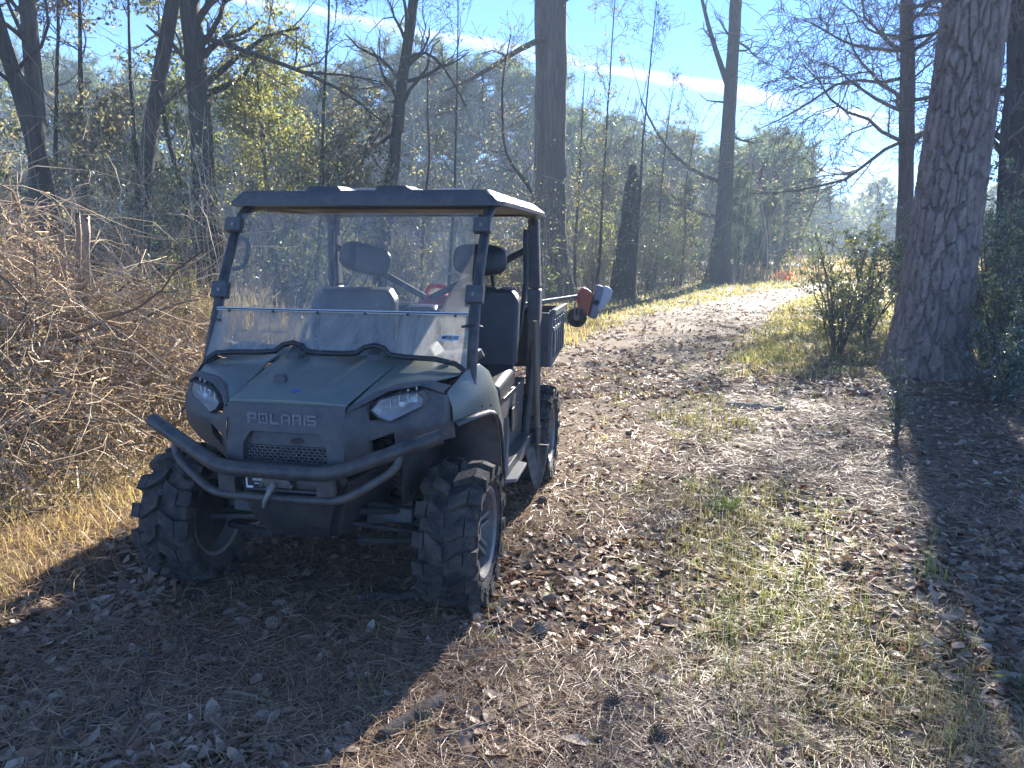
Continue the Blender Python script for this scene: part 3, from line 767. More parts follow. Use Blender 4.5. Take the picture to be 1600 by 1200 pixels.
# --- windshield --------------------------------------------------------------------------
def wy(z): return .135 + (z - 1.10) * .50
wse = empty('windshield', (0, 0, 0), 0, VEH)
def wpt(x, z, d=0): return (x, wy(z) - .028 + d, z)
mb = MB()
rowz = [1.300, 1.40, 1.55, 1.70, 1.772]
mb.grid([[wpt(x * (.632 if z < 1.5 else .622), z, -.010 * (1 - abs(x) ** 2)) for x in [i / 8 - 1 for i in range(17)]] for z in rowz])
up_p = mb.build('upper_pane', M['windshield'], wse, solid=.005, smooth=0)
edge = [(-.655, 1.040), (-.640, 1.072), (-.60, 1.098), (-.50, 1.106), (-.36, 1.110), (-.285, 1.118), (-.255, 1.146), (-.205, 1.158), (-.155, 1.146), (-.125, 1.122), (-.06, 1.116), (.06, 1.116), (.125, 1.122), (.155, 1.146), (.205, 1.158), (.255, 1.146), (.285, 1.118), (.36, 1.110), (.50, 1.106), (.60, 1.088), (.640, 1.062), (.655, 1.020)]
mb = MB(); Ws = []
for t in (0, .25, .5, .75, 1):
    Ws.append([wpt(x * (1 - .03 * t), z + (1.312 - z) * t, -.02 * (1 - (x / .66) ** 2) - .012) for x, z in edge])
mb.grid(Ws); mb.build('lower_pane', M['windshield_dirty'], wse, solid=.005, smooth=0)
mb = MB(); mb.tube([(p[0], p[1] - .002, p[2]) for p in Ws[0]], .013, 8); mb.build('gasket', M['gasket'], wse, smooth=50)
mb = MB(); ln = [wpt(.636 * (i / 12 - 1), 1.305, -.032 + .0 - .012 * (1 - (i / 12 - 1) ** 2)) for i in range(25)]
mb.grid([[(p[0], p[1], p[2] + .009) for p in ln], [(p[0], p[1] - .004, p[2] - .002) for p in ln], [(p[0], p[1], p[2] - .008) for p in ln]])
mb.build('hinge_strip', M['white_print'], wse, solid=.004, smooth=20)
mb = MB(); mb.grid([[(p[0], p[1] - .004, p[2] + .005) for p in ln], [(p[0], p[1] - .0065, p[2] + .0003) for p in ln]]); mb.build('hinge_seal', M['gasket'], wse, solid=.002, smooth=20)
for x in (-.56, -.33, -.10, .14, .35, .58):
    mb = MB(); mb.lathe([(.001, -.006), (.006, -.005), (.007, 0)], 8, 'y', (x, wy(1.30) - .072, 1.298)); mb.build('hinge_bolt', M['gasket'], wse)
for s_ in (1, -1):
    for (z, hgt) in ((1.713, .075), (1.392, .085)):
        y = wy(z) - .03
        mb = MB(); mb.box((s_ * .652, y - .005, z), (.085, .045, hgt), Matrix.Rotation(R(-22), 3, 'X')); bk = mb.build('clamp', M['plastic'], wse, bevel=.006)
        mb = MB(); mb.lathe([(.001, -.007), (.0085, -.005), (.0095, 0)], 10, 'y', (s_ * .648, y - .030, z + .004)); mb.build('clamp_bolt', M['alloy'], bk)
    mb = MB(); mb.tube([(s_ * .61, wy(1.24) - .05, 1.25), (s_ * .66, wy(1.24) - .03, 1.255), (s_ * .695, wy(1.24) + .01, 1.245)], .006, 6); mb.build('strap', M['gasket'], wse)
    mb = MB(); mb.lathe([(.001, -.006), (.009, -.004), (.010, 0)], 10, 'y', (s_ * .575, wy(1.10) - .060, 1.095)); mb.build('lower_bolt', M['gasket'], wse)
yM = wy(1.20) - .050
mb = MB(); mb.prism([(.505, yM, 1.186), (.600, yM, 1.186), (.612, yM + .012, 1.212), (.517, yM + .012, 1.212)], (0, -.001, 0)); stk = mb.build('sticker', M['white_print'], wse, smooth=0)
text_part('MOOSE', 'sticker_text', M['black_print'], wse, (.559, yM + .0035, 1.1995), .024, (R(90 - 26), 0, 0), shear=.25)

# hood mounts for the windshield
for s_ in (1, -1):
    mb = MB(); mb.hexa([(s_ * .165, .075, 1.088), (s_ * .235, .075, 1.082), (s_ * .24, .17, 1.10), (s_ * .15, .17, 1.105)], [(s_ * .175, .095, 1.118), (s_ * .225, .095, 1.114), (s_ * .235, .165, 1.142), (s_ * .165, .165, 1.146)]); mb.build('windshield_mount', M['plastic'], hood, bevel=.004)

# --- dash, steering wheel, seats, floor -----------------------------------------------------
mb = MB()
prof = [(.19, 1.06), (.25, 1.10), (.42, 1.105), (.50, 1.06), (.52, .92), (.44, .62), (.40, .40)]
mb.grid([[(x * (1 if z > .95 else .62), y, z + .012 * math.cos(x * 9) * (1 if z > 1 else 0)) for y, z in prof] for x in [-.64 + 1.28 * i / 20 for i in range(21)]])
dash = mb.build('dashboard', M['dash_grey'], VEH, solid=.01, smooth=45)
mb = MB(); mb.hexa([(-.30, .24, 1.095), (-.06, .24, 1.095), (-.08, .40, 1.10), (-.28, .40, 1.10)], [(-.27, .27, 1.14), (-.10, .27, 1.14), (-.11, .39, 1.145), (-.26, .39, 1.145)]); mb.build('dash_pod', M['dash_grey'], dash, bevel=.012)
mb = MB(); mb.hexa([(.16, .24, 1.095), (.46, .24, 1.085), (.46, .44, 1.09), (.18, .44, 1.10)], [(.22, .28, 1.135), (.42, .28, 1.13), (.42, .42, 1.15), (.22, .42, 1.155)]); mb.build('instrument_pod', M['dash_grey'], dash, bevel=.012)
mb = MB()
mb.tube([(.31, .40, 1.03), (.31, .66, 1.13)], .02, 10)
rotw = Matrix.Rotation(R(-55), 3, 'X'); pts = [V((.31, .68, 1.14)) + rotw @ V((.165 * math.cos(a), .165 * math.sin(a), 0)) for a in [2 * math.pi * k / 28 for k in range(29)]]
mb.tube(pts, .014, 8, cap=False)
for a in (R(20), R(160), R(270)):
    mb.tube([V((.31, .68, 1.14)), V((.31, .68, 1.14)) + rotw @ V((.16 * math.cos(a), .16 * math.sin(a), 0))], .012, 6)
mb.build('steering_wheel', M['gasket'], VEH, smooth=50)
mb = MB(); mb.tube([(-.36, .50, 1.06), (-.37, .56, 1.17), (-.33, .58, 1.225), (-.27, .57, 1.23)], .014, 8, round_=.04); mb.build('passenger_bar', M['dash_grey'], dash)
def pad(name, c, d, tilt=0, roll=0, mat='seat_vinyl', bev=.04, parent=None):
    mb = MB(); r3 = Matrix.Rotation(R(tilt), 3, 'X') @ Matrix.Rotation(R(roll), 3, 'Y'); mb.box(c, d, r3)
    return mb.build(name, M[mat], parent or VEH, bevel=bev, seg=5, smooth=60)
seat = empty('seat', (0, 0, 0), 0, VEH)
def backpad(x0, x1, z0, z1, y):
    mb = MB(); c = .07
    pts = [(x0, z0), (x1, z0), (x1, z1 - c), (x1 - c * .7, z1), (x0 + c * .7, z1), (x0, z1 - c)]
    mb.prism([(a, y + (b - z0) * .22, b) for a, b in pts], (0, .10, .02))
    return mb.build('backrest', M['seat_vinyl'], seat, bevel=.022, seg=4, smooth=60)
backpad(.21, .675, .90, 1.355, 1.17); backpad(-.655, -.10, .90, 1.34, 1.17); backpad(-.085, .195, .90, 1.24, 1.19)
pad('seat_cushion', (.44, .98, .83), (.46, .50, .13), 5, parent=seat); pad('seat_cushion', (-.38, .98, .83), (.55, .50, .13), 5, parent=seat); pad('seat_cushion', (.055, .98, .83), (.28, .48, .12), 5, parent=seat)
mb = MB(); mb.hexa([(-.64, .80, .40), (.64, .80, .40), (.64, 1.60, .40), (-.64, 1.60, .40)], [(-.66, .76, .775), (.66, .76, .775), (.66, 1.60, .775), (-.66, 1.60, .775)]); mb.build('seat_base', M['plastic'], VEH, bevel=.015)
mb = MB(); mb.box((.672, 1.18, .60), (.012, .20, .14)); mb.box((.672, 1.18, .78), (.012, .72, .010)); mb.build('side_hatch', M['steel_black'], VEH, bevel=.004)
for cx_, rl in ((-.385, 13), (.38, 2)):
    mb = MB(); N = 32; ringp = []
    for (sc_, yy_) in ((.05, -.050), (.5, -.050), (.85, -.040), (.97, -.022), (1.0, 0), (.97, .022), (.85, .035), (.05, .04)):
        ringp.append([(sc_ * .175 * math.copysign(abs(math.cos(a)) ** .62, math.cos(a)), yy_, sc_ * .098 * math.copysign(abs(math.sin(a)) ** .62, math.sin(a))) for a in [2 * math.pi * k / N for k in range(N + 1)]])
    r3 = Matrix.Rotation(R(rl), 3, 'Y') @ Matrix.Rotation(R(-8), 3, 'X')
    mb.grid([[tuple(r3 @ V(p) + V((cx_, 1.50, 1.528))) for p in row] for row in ringp])
    h_ = mb.build('headrest', M['seat_vinyl'], VEH, smooth=60)
    mb = MB(); mb.tube([(cx_ + .06, 1.56, 1.45), (cx_ + .06, 1.62, 1.36)], .012, 8); mb.box((cx_, 1.56, 1.50), (.16, .03, .10)); mb.build('headrest_bracket', M['steel_black'], h_)
mb = MB(); mb.box((0, .98, .405), (1.36, 1.16, .02)); mb.build('floorboard', M['plastic'], VEH, bevel=.006)
for s_ in (1, -1):
    mb = MB(); mb.hexa([(s_ * .64, .62, .30), (s_ * .715, .62, .32), (s_ * .715, 1.50, .32), (s_ * .64, 1.50, .30)], [(s_ * .64, .62, .41), (s_ * .725, .62, .425), (s_ * .725, 1.50, .425), (s_ * .64, 1.50, .41)]); mb.build('rocker_panel', M['plastic'], VEH, bevel=.008)
    mb = MB(); mb.hexa([(s_ * .70, .66, .345), (s_ * .775, .70, .345), (s_ * .775, 1.02, .345), (s_ * .70, 1.06, .345)], [(s_ * .70, .66, .365), (s_ * .775, .70, .365), (s_ * .775, 1.02, .365), (s_ * .70, 1.06, .365)]); mb.build('step_plate', M['dash_grey'], VEH, bevel=.003)

# --- cargo bed -----------------------------------------------------------------------------
bx, b0, b1, bz0, bz1 = .80, 1.86, 2.48, .80, 1.185
bed = empty('cargo_bed', (0, 0, 0), 0, VEH)
mb = MB(); mb.box((0, (b0 + b1) / 2, bz0 + .015), (bx * 2 - .06, b1 - b0, .03)); mb.build('bed_floor', M['plastic'], bed)
for s_ in (1, -1):
    mb = MB()
    mb.hexa([(s_ * (bx - .03), b0, bz0), (s_ * (bx - .005), b0, bz0), (s_ * (bx - .005), b1, bz0 + .05), (s_ * (bx - .03), b1, bz0 + .05)], [(s_ * (bx - .03), b0, bz1), (s_ * bx, b0, bz1), (s_ * bx, b1, bz1), (s_ * (bx - .03), b1, bz1)])
    mb.box((s_ * (bx + .006), (b0 + b1) / 2, bz1 - .012), (.035, b1 - b0 + .02, .045))
    for k in range(5): mb.box((s_ * (bx + .004), b0 + .08 + .12 * k, (bz0 + bz1) / 2), (.014, .035, .26))
    mb.box((s_ * (bx + .003), (b0 + b1) / 2, 1.06), (.014, b1 - b0, .03))
    mb.build('bed_side', M['bed_plastic'], bed, bevel=.005)
mb = MB(); mb.box((0, b1 + .016, (bz0 + bz1) / 2 + .02), (bx * 2 - .02, .03, bz1 - bz0 - .06)); mb.build('tailgate', M['plastic'], bed, bevel=.005)
mb = MB(); mb.box((0, b0 - .02, (bz0 + bz1) / 2), (bx * 2 - .04, .03, bz1 - bz0 - .02)); mb.build('bed_front_panel', M['plastic'], bed, bevel=.005)

# --- wheels -----------------------------------------------------------------------------------
def make_wheel(name, Rr, wd, nl):
    w = empty(name, (0, 0, 0), 0, VEH)
    h = wd / 2; rr = .205; rt = Rr - .032
    mb = MB()
    mb.lathe([(rr, -h * .72), (rr + .02, -h * .88), (rr + .06, -h * 1.0), (rt - .05, -h * .99), (rt - .012, -h * .88), (rt, -h * .6), (rt + .004, 0), (rt, h * .6), (rt - .012, h * .88), (rt - .05, h * .99), (rr + .06, h * 1.0), (rr + .02, h * .88), (rr, h * .72)], 56, 'x')
    rs = random.Random(5)
    for k in range(nl):
        for s_ in (1, -1):
            a0 = 2 * math.pi * (k + (.5 if s_ < 0 else 0)) / nl
            dw = 2 * math.pi / nl
            def cy(x, a, r_): return (x, r_ * math.cos(a), r_ * math.sin(a))
            # centre-to-shoulder lug, skewed
            a1, a2 = a0, a0 + dw * .56; sk = dw * .42
            top = Rr + rs.uniform(-.003, .003)
            mb.hexa([cy(s_ * h * .04, a1 + sk, rt - .01), cy(s_ * h * .04, a2 + sk * .8, rt - .01), cy(s_ * h * .62, a2, rt - .01), cy(s_ * h * .62, a1, rt - .01)],
                    [cy(s_ * h * .05, a1 + sk + .02, top), cy(s_ * h * .05, a2 + sk * .8 - .02, top), cy(s_ * h * .62, a2 - .012, top), cy(s_ * h * .62, a1 + .012, top)])
            mb.hexa([cy(s_ * h * .66, a1 + .01, rt - .02), cy(s_ * h * .66, a2 + .01, rt - .02), cy(s_ * h * 1.0, a2 + .01, rt - .06), cy(s_ * h * 1.0, a1 + .01, rt - .06)],
                    [cy(s_ * h * .66, a1 + .025, top - .001), cy(s_ * h * .66, a2 - .005, top - .001), cy(s_ * h * 1.06, a2 - .005, top - .020), cy(s_ * h * 1.06, a1 + .025, top - .020)])
            mb.hexa([cy(s_ * h * .97, a1 + .04, rt - .04), cy(s_ * h * .97, a2 - .03, rt - .04), cy(s_ * h * .97, a2 - .05, rr + .055), cy(s_ * h * .97, a1 + .06, rr + .055)],
                    [cy(s_ * h * 1.055, a1 + .05, rt - .03), cy(s_ * h * 1.055, a2 - .04, rt - .03), cy(s_ * h * 1.03, a2 - .07, rr + .06), cy(s_ * h * 1.03, a1 + .08, rr + .06)])
    mb.build('tyre', M['rubber'], w, smooth=40, recalc=False)
    mb = MB()
    mb.lathe([(rr + .008, h * .80), (rr + .010, h * .86), (rr - .004, h * .88), (rr - .016, h * .80), (rr - .022, h * .45), (rr - .030, -h * .3), (rr - .012, -h * .78), (rr + .006, -h * .82)], 48, 'x')
    mb.lathe([(.001, h * .62), (.040, h * .60), (.050, h * .50), (.075, h * .46), (.08, h * .30), (.001, h * .26)], 24, 'x')
    rim = mb.build('rim', M['alloy'], w, smooth=40)
    for k in range(7):
        a = 2 * math.pi * k / 7
        mb = MB()
        for off in (-.017, .017):
            d = V((0, math.cos(a), math.sin(a))); t = V((0, -math.sin(a), math.cos(a)))
            q0 = [V((h * .44, 0, 0)) + d * .06 + t * (off * 1.0 + e) for e in (-.009, .009)]; q1 = [V((h * .66, 0, 0)) + d * (rr - .012) + t * (off * 1.35 + e) for e in (-.010, .010)]
            mb.hexa([q0[0], q0[1], q1[1], q1[0]], [p - V((.03, 0, 0)) for p in (q0[0], q0[1], q1[1], q1[0])])
        mb.build('spoke', M['alloy'], rim, bevel=.003)
    mb = MB(); mb.lathe([(.001, -h * .5), (.15, -h * .5), (.16, -h * .45), (.16, -h * .3), (.001, -h * .25)], 24, 'x'); mb.build('brake_drum', M['under'], w)
    return w
wf = make_wheel('wheel', .334, .27, 15); wf.location = (.650, 0, .322)
wf2 = copy_tree(wf, VEH); wf2.location = (-.690, 0, .322); wf2.rotation_euler = (R(11), 0, math.pi)
wr = make_wheel('wheel', .336, .27, 15); wr.location = (.675, 1.93, .324); wr.rotation_euler = (R(17), 0, 0)
wr2 = copy_tree(wr, VEH); wr2.location = (-.675, 1.93, .324); wr2.rotation_euler = (R(5), 0, math.pi)
wf.rotation_euler = (R(4), 0, 0)

# --- loads: each a thing of its own ------------------------------------------------------------
def vloc(x, y, z):
    v = Matrix.Rotation(-R(10.8), 3, 'Z') @ V((x, y, z)); return (v.x - .863, v.y + 3.428, v.z)
VR = -R(10.8)
tr = empty('string_trimmer', vloc(.55, 2.3, 1.19), VR)
tag(tr, 'long-shafted garden edger with orange, grey and white motor lying across the cargo bed', 'garden tool')
mb = MB(); mb.tube([(-.30, -.75, -.012), (.34, .42, .035)], .013, 8); mb.build('shaft', M['steel'], tr)
mb = MB(); mb.tube([(-.25, -.77, .004), (.36, .40, .052)], .011, 8); mb.build('shaft', M['alloy'], tr)
def blob(name, c, pts, th, mat, parent, rot):
    mb = MB(); mb.prism([V((p[0], 0, p[1])) for p in pts], (0, th, 0)); o = mb.build(name, mat, parent, bevel=.015, seg=3, smooth=50); o.location = c; o.rotation_euler = rot; return o
rtz = (0, 0, R(8))
blob('motor_housing', (.36, .36, .0), [(-.035, .05), (.01, .115), (.055, .10), (.10, .06), (.06, -.10), (0, -.11), (-.02, -.05)], .13, M['orange'], tr, rtz)
blob('motor_cover', (.44, .375, .0), [(-.02, -.115), (.035, .135), (.09, .125), (.05, -.12), (.02, -.13)], .12, M['tool_grey'], tr, rtz)
blob('fuel_tank', (.50, .38, .0), [(-.02, -.05), (.035, .125), (.075, .12), (.105, .09), (.09, .03), (.05, -.03), (.0, -.08)], .11, M['tool_white'], tr, rtz)
mb = MB(); mb.lathe([(.022, -.02), (.06, -.026), (.074, -.018), (.076, 0), (.074, .018), (.06, .026), (.022, .02)], 28, 'y', (.335, .32, -.115)); wh = mb.build('guide_wheel', M['rubber'], tr, smooth=50)
mb = MB(); mb.lathe([(.001, -.024), (.022, -.022), (.022, .022), (.001, .024)], 14, 'y', (.335, .32, -.115)); mb.build('hub', M['alloy'], wh)
mb = MB(); mb.box((.320, .290, -.06), (.014, .006, .13)); mb.box((.352, .290, -.06), (.010, .006, .09)); mb.build('wheel_bracket', M['alloy'], tr, bevel=.002)
mb = MB(); mb.lathe([(.001, -.01), (.02, -.009), (.022, 0)], 12, 'y', (.478, .375, .0)); mb.build('starter_cap', M['gasket'], tr)

fc = empty('fuel_can', vloc(-.03, 2.06, .835), VR)
tag(fc, 'red plastic fuel can in the cargo bed behind the seats', 'fuel can')
mb = MB(); mb.prism([(-.17, -.11, 0), (.17, -.11, 0), (.17, -.11, .33), (.10, -.11, .42), (-.05, -.11, .45), (-.17, -.11, .38)], (0, .22, 0)); mb.build('can_body', M['red_can'], fc, bevel=.035, seg=4, smooth=60)
mb = MB(); mb.tube([(-.13, 0, .40), (-.10, 0, .50), (.04, 0, .49), (.09, 0, .42)], .017, 8, round_=.05); mb.build('can_handle', M['red_can'], fc)
mb = MB(); mb.lathe([(.03, .0), (.034, .01), (.034, .045), (.02, .05), (.02, .10), (.001, .10)], 14, 'z', (.12, 0, .385)); mb.build('spout_cap', M['tool_white'], fc)

bo = empty('water_bottle', vloc(.585, .36, 1.035), VR)
tag(bo, 'clear drinking bottle with teal cap on the dash behind the windshield', 'bottle')
M['teal'] = surf('teal', (.10, .38, .33), (.13, .45, .40), .4)
mb = MB(); mb.lathe([(.001, 0), (.030, 0), (.033, .006), (.033, .10), (.028, .12), (.018, .135), (.018, .145)], 18, 'z'); mb.build('bottle_body', M['bottle_clear'], bo, smooth=50)
mb = MB(); mb.lathe([(.021, .140), (.022, .143), (.022, .165), (.020, .168), (.001, .168)], 18, 'z'); mb.build('bottle_cap', M['teal'], bo, smooth=40)

sh = empty('shovel', vloc(.765, 1.47, .05), VR)
tag(sh, 'pointed steel shovel hanging blade down on the side of the vehicle behind the doorway', 'shovel')
mb = MB(); rows_ = []
for j in range(9):
    t = j / 8; hw = .072 * min(1, (t * 1.25) ** .62); z = .30 * t
    rows_.append([(hw * (i / 4 - 1), .028 * (1 - (i / 4 - 1) ** 2) * (.4 + .6 * t) - .02 * (1 - t), z) for i in range(9)])
mb.grid(rows_); bl = mb.build('blade', M['tool_steel'], sh, solid=.004, smooth=50); bl.rotation_euler = (0, 0, R(14))
mb = MB(); mb.box((-.045, .01, .303), (.065, .022, .006)); mb.box((.045, .01, .303), (.065, .022, .006)); mb.tube([(0, .022, .16), (0, .026, .42)], [.012, .019], 10); mb.build('socket', M['tool_steel'], sh)
mb = MB(); mb.tube([(0, .026, .38), (-.03, .05, 1.10)], .017, 10); mb.build('handle', M['ash_wood'], sh)
# ------------------------------------------------------------------ plant building in numpy
def tubes(P, Rd, sides=5, col=None):
    """P (m,n,3) paths, Rd (m,n) radii -> verts, quad faces"""
    m, n, _ = P.shape
    T = np.gradient(P, axis=1); T /= np.linalg.norm(T, axis=2, keepdims=True) + 1e-9
    ref = np.where(np.abs(T[:, :1, 2:3]) > .8, np.array([1., 0, 0]), np.array([0, 0, 1.]))
    ref = np.broadcast_to(ref, T.shape)
    U = np.cross(T, ref); U /= np.linalg.norm(U, axis=2, keepdims=True) + 1e-9
    W = np.cross(T, U)
    a = np.arange(sides) * 2 * np.pi / sides
    Vv = P[:, :, None] + (U[:, :, None] * np.cos(a)[None, None, :, None] + W[:, :, None] * np.sin(a)[None, None, :, None]) * Rd[:, :, None, None]
    i = np.arange(m * n * sides).reshape(m, n, sides)
    j = np.roll(i, -1, 2)
    F = np.stack([i[:, :-1], j[:, :-1], j[:, 1:], i[:, 1:]], -1).reshape(-1, 4)
    return Vv.reshape(-1, 3), F
def resample(pts, n):
    pts = np.asarray(pts, float); d = np.concatenate([[0], np.cumsum(np.linalg.norm(np.diff(pts[:, :3], axis=0), axis=1))])
    t = np.linspace(0, d[-1], n)
    q = np.stack([np.interp(t, d, pts[:, k]) for k in range(pts.shape[1])], 1)
    for _ in range(2): q[1:-1] = .25 * q[:-2] + .5 * q[1:-1] + .25 * q[2:]
    return q
def unit(v): return v / (np.linalg.norm(v, axis=-1, keepdims=True) + 1e-9)
def sprout(rng, P, Rd, n, tr=(.3, 1), ang=(35, 70), length=(.5, 1.), rad=.6, npts=6, wig=.25, up=0.0, taper=.25, w=None, fall=.0):
    """n child paths growing from random spots of the parent paths"""
    m, k, _ = P.shape
    pi = rng.integers(0, m, n) if w is None else rng.choice(m, n, p=w / w.sum())
    t = rng.uniform(tr[0], tr[1], n) * (k - 1); i0 = np.minimum(t.astype(int), k - 2); f = (t - i0)[:, None]
    p0 = P[pi, i0] * (1 - f) + P[pi, i0 + 1] * f
    tg = unit(P[pi, i0 + 1] - P[pi, i0])
    r0 = (Rd[pi, i0] * (1 - f[:, 0]) + Rd[pi, i0 + 1] * f[:, 0]) * rad
    rv = unit(np.cross(tg, rng.normal(size=(n, 3))))
    a = np.radians(rng.uniform(ang[0], ang[1], n))[:, None]
    d = unit(tg * np.cos(a) + rv * np.sin(a))
    L = rng.uniform(length[0], length[1], n) * (1 - fall * t / (k - 1))
    Q = np.empty((n, npts, 3)); Q[:, 0] = p0
    for s in range(1, npts):
        d = unit(d + rng.normal(size=(n, 3)) * wig + np.array([0, 0, up]))
        Q[:, s] = Q[:, s - 1] + d * (L / (npts - 1))[:, None]
    Rr = r0[:, None] * np.linspace(1, taper, npts)[None]
    return Q, Rr
def cat(*parts):
    Vs, Fs, o = [], [], 0
    for v, f in parts: Vs.append(v); Fs.append(f + o); o += len(v)
    return np.concatenate(Vs), np.concatenate(Fs)
def leaves(rng, pos, size, asp=.5, out=None, droop=0.0, colr=None):
    """folded lance-shaped leaves, one quad each; colr list of colours mixed at random"""
    n = len(pos); s = size * rng.uniform(.6, 1.25, n)[:, None]
    d = unit(rng.normal(size=(n, 3)) + (0 if out is None else out) - np.array([0, 0, droop]))
    sd = unit(np.cross(d, rng.normal(size=(n, 3)))); nm = np.cross(d, sd)
    b = pos; tip = pos + d * s; mid = pos + d * s * .45
    Vv = np.stack([b, mid + sd * s * asp * .5 + nm * s * .08, tip, mid - sd * s * asp * .5 + nm * s * .08], 1).reshape(-1, 3)
    F = np.arange(4 * n).reshape(n, 4)
    C = None
    if colr is not None:
        cc = np.asarray(colr); w = rng.dirichlet(np.full(len(cc), .35), n)
        C = np.repeat((w @ cc) * rng.uniform(.75, 1.25, n)[:, None], 4, 0)
    return Vv, F, C
def along(rng, P, n, tr=(.2, 1), jit=.0):
    m, k, _ = P.shape; pi = rng.integers(0, m, n); t = rng.uniform(*tr, n) * (k - 1); i = np.minimum(t.astype(int), k - 2); f = (t - i)[:, None]
    return P[pi, i] * (1 - f) + P[pi, i + 1] * f + rng.normal(size=(n, 3)) * jit
GREEN = [(.07, .10, .04), (.11, .14, .045), (.19, .19, .06), (.045, .07, .035)]
YGREEN = [(.13, .15, .05), (.20, .20, .06), (.30, .26, .07), (.08, .11, .04)]
DGREEN = [(.035, .06, .034), (.055, .085, .048), (.075, .105, .06), (.11, .14, .08)]
OLIVE = [(.13, .13, .07), (.19, .17, .09), (.09, .10, .055), (.25, .20, .12)]
RUST = [(.22, .11, .05), (.30, .17, .08), (.16, .09, .05), (.36, .22, .10)]
PINEG = [(.050, .075, .035), (.075, .10, .045), (.10, .12, .055), (.04, .06, .035)]

def ztop(p): return np.asarray(p, float)
def trunk_tree(name, label, cat_, path, radii, seed, bark='bark_grey', sides=12, nseg=26, limbs=None, group=None, crown=None, wob=.05):
    """path: world points up the trunk. limbs: dict of sprout settings. crown: leaf settings"""
    rng = np.random.default_rng(seed)
    base = np.array(path[0], float)
    base[2] = float(gz(base[0], base[1])) - .05
    pts = np.array(path, float); pts[0] = base
    q = resample(np.concatenate([pts, np.array(radii, float)[:, None]], 1), nseg)
    P = (q[:, :3] - base)[None]; Rd = q[None, :, 3] * (1 + .5 * np.exp(-np.linspace(0, 1, nseg) * 26))[None]
    P = P + np.concatenate([np.zeros((1, 1, 3)), np.cumsum(rng.normal(size=(1, nseg - 1, 3)) * wob * .12, 1)], 1) * np.array([1, 1, 0])
    root = empty(name, base)
    tag(root, label, cat_, group)
    Vv, F = tubes(P, Rd, sides)
    # knobbly surface
    ang = np.tile(np.arange(sides), nseg) * 6.283 / sides; hz = np.repeat(np.arange(nseg), sides)
    ctr = np.repeat(P[0], sides, 0); Vv = ctr + (Vv - ctr) * (1 + .16 * (vnoise(ang * 1.5, hz * .7, seed) - .5))[:, None]
    parts = [(Vv, F)]; wood = [(P, Rd)]
    L = limbs or {}
    lv = []
    if L:
        P1, R1 = sprout(rng, P, Rd, L.get('n1', 12), L.get('t1', (.35, 1)), L.get('a1', (40, 80)), L.get('l1', (1., 2.)), L.get('r1', .4), 8, L.get('w1', .22), L.get('u1', .05), fall=L.get('fall', .3))
        if 'extra' in L:
            for ex in L['extra']:
                e = resample(np.array(ex[0], float), 8) - base
                P1 = np.concatenate([P1, e[None]]); R1 = np.concatenate([R1, np.linspace(ex[1], ex[1] * .35, 8)[None]])
        parts.append(tubes(P1, np.maximum(R1, .004), 6))
        P2, R2 = sprout(rng, P1, R1, L.get('n2', 60), (.2, 1), L.get('a2', (25, 65)), L.get('l2', (.5, 1.1)), .55, 6, .25, L.get('u2', .04))
        parts.append(tubes(P2, np.maximum(R2, .0035), 4))
        lv = [P1, P2]
        if L.get('n3'):
            P3, R3 = sprout(rng, P2, R2, L['n3'], (.2, 1), (20, 60), L.get('l3', (.25, .6)), .6, 5, .3, L.get('u3', .0))
            parts.append(tubes(P3, np.maximum(R3, L.get('rmin', .0028)), 3)); lv.append(P3)
        if L.get('n4'):
            P4, R4 = sprout(rng, P3, R3, L['n4'], (.2, 1), (20, 60), L.get('l4', (.12, .35)), .7, 4, .3, L.get('u4', -.02))
            parts.append(tubes(P4, np.maximum(R4, L.get('rmin', .0025)), 3)); lv.append(P4)
    tv, tf = parts[0]
    to = mesh_np('trunk', tv, [tf], M[bark], root, smooth=True)
    if len(parts) > 1:
        if name == 'sapling' or name == 'understorey_tree':
            small = parts[1:]
        else:
            for q_ in range(len(P1)):
                a, b = tubes(P1[q_:q_ + 1], np.maximum(R1[q_:q_ + 1], .004), 6); mesh_np('limb', a, [b], M[bark], root, smooth=True)
            small = parts[2:]
        a, b = cat(*small); tag(mesh_np('twigs', a, [b], M[L.get('twigmat', 'twig')], root), kind='stuff')
    if crown:
        src = lv[-1] if lv else P
        pos = along(rng, src, crown['n'], crown.get('t', (.2, 1)), crown.get('jit', .04))
        a, b, c = leaves(rng, pos, crown['size'], crown.get('asp', .5), None, crown.get('droop', .2), crown['col'])
        tag(mesh_np('crown', a, [b], M[crown.get('mat', 'leaf')], root, col=c), kind='stuff')
    return root

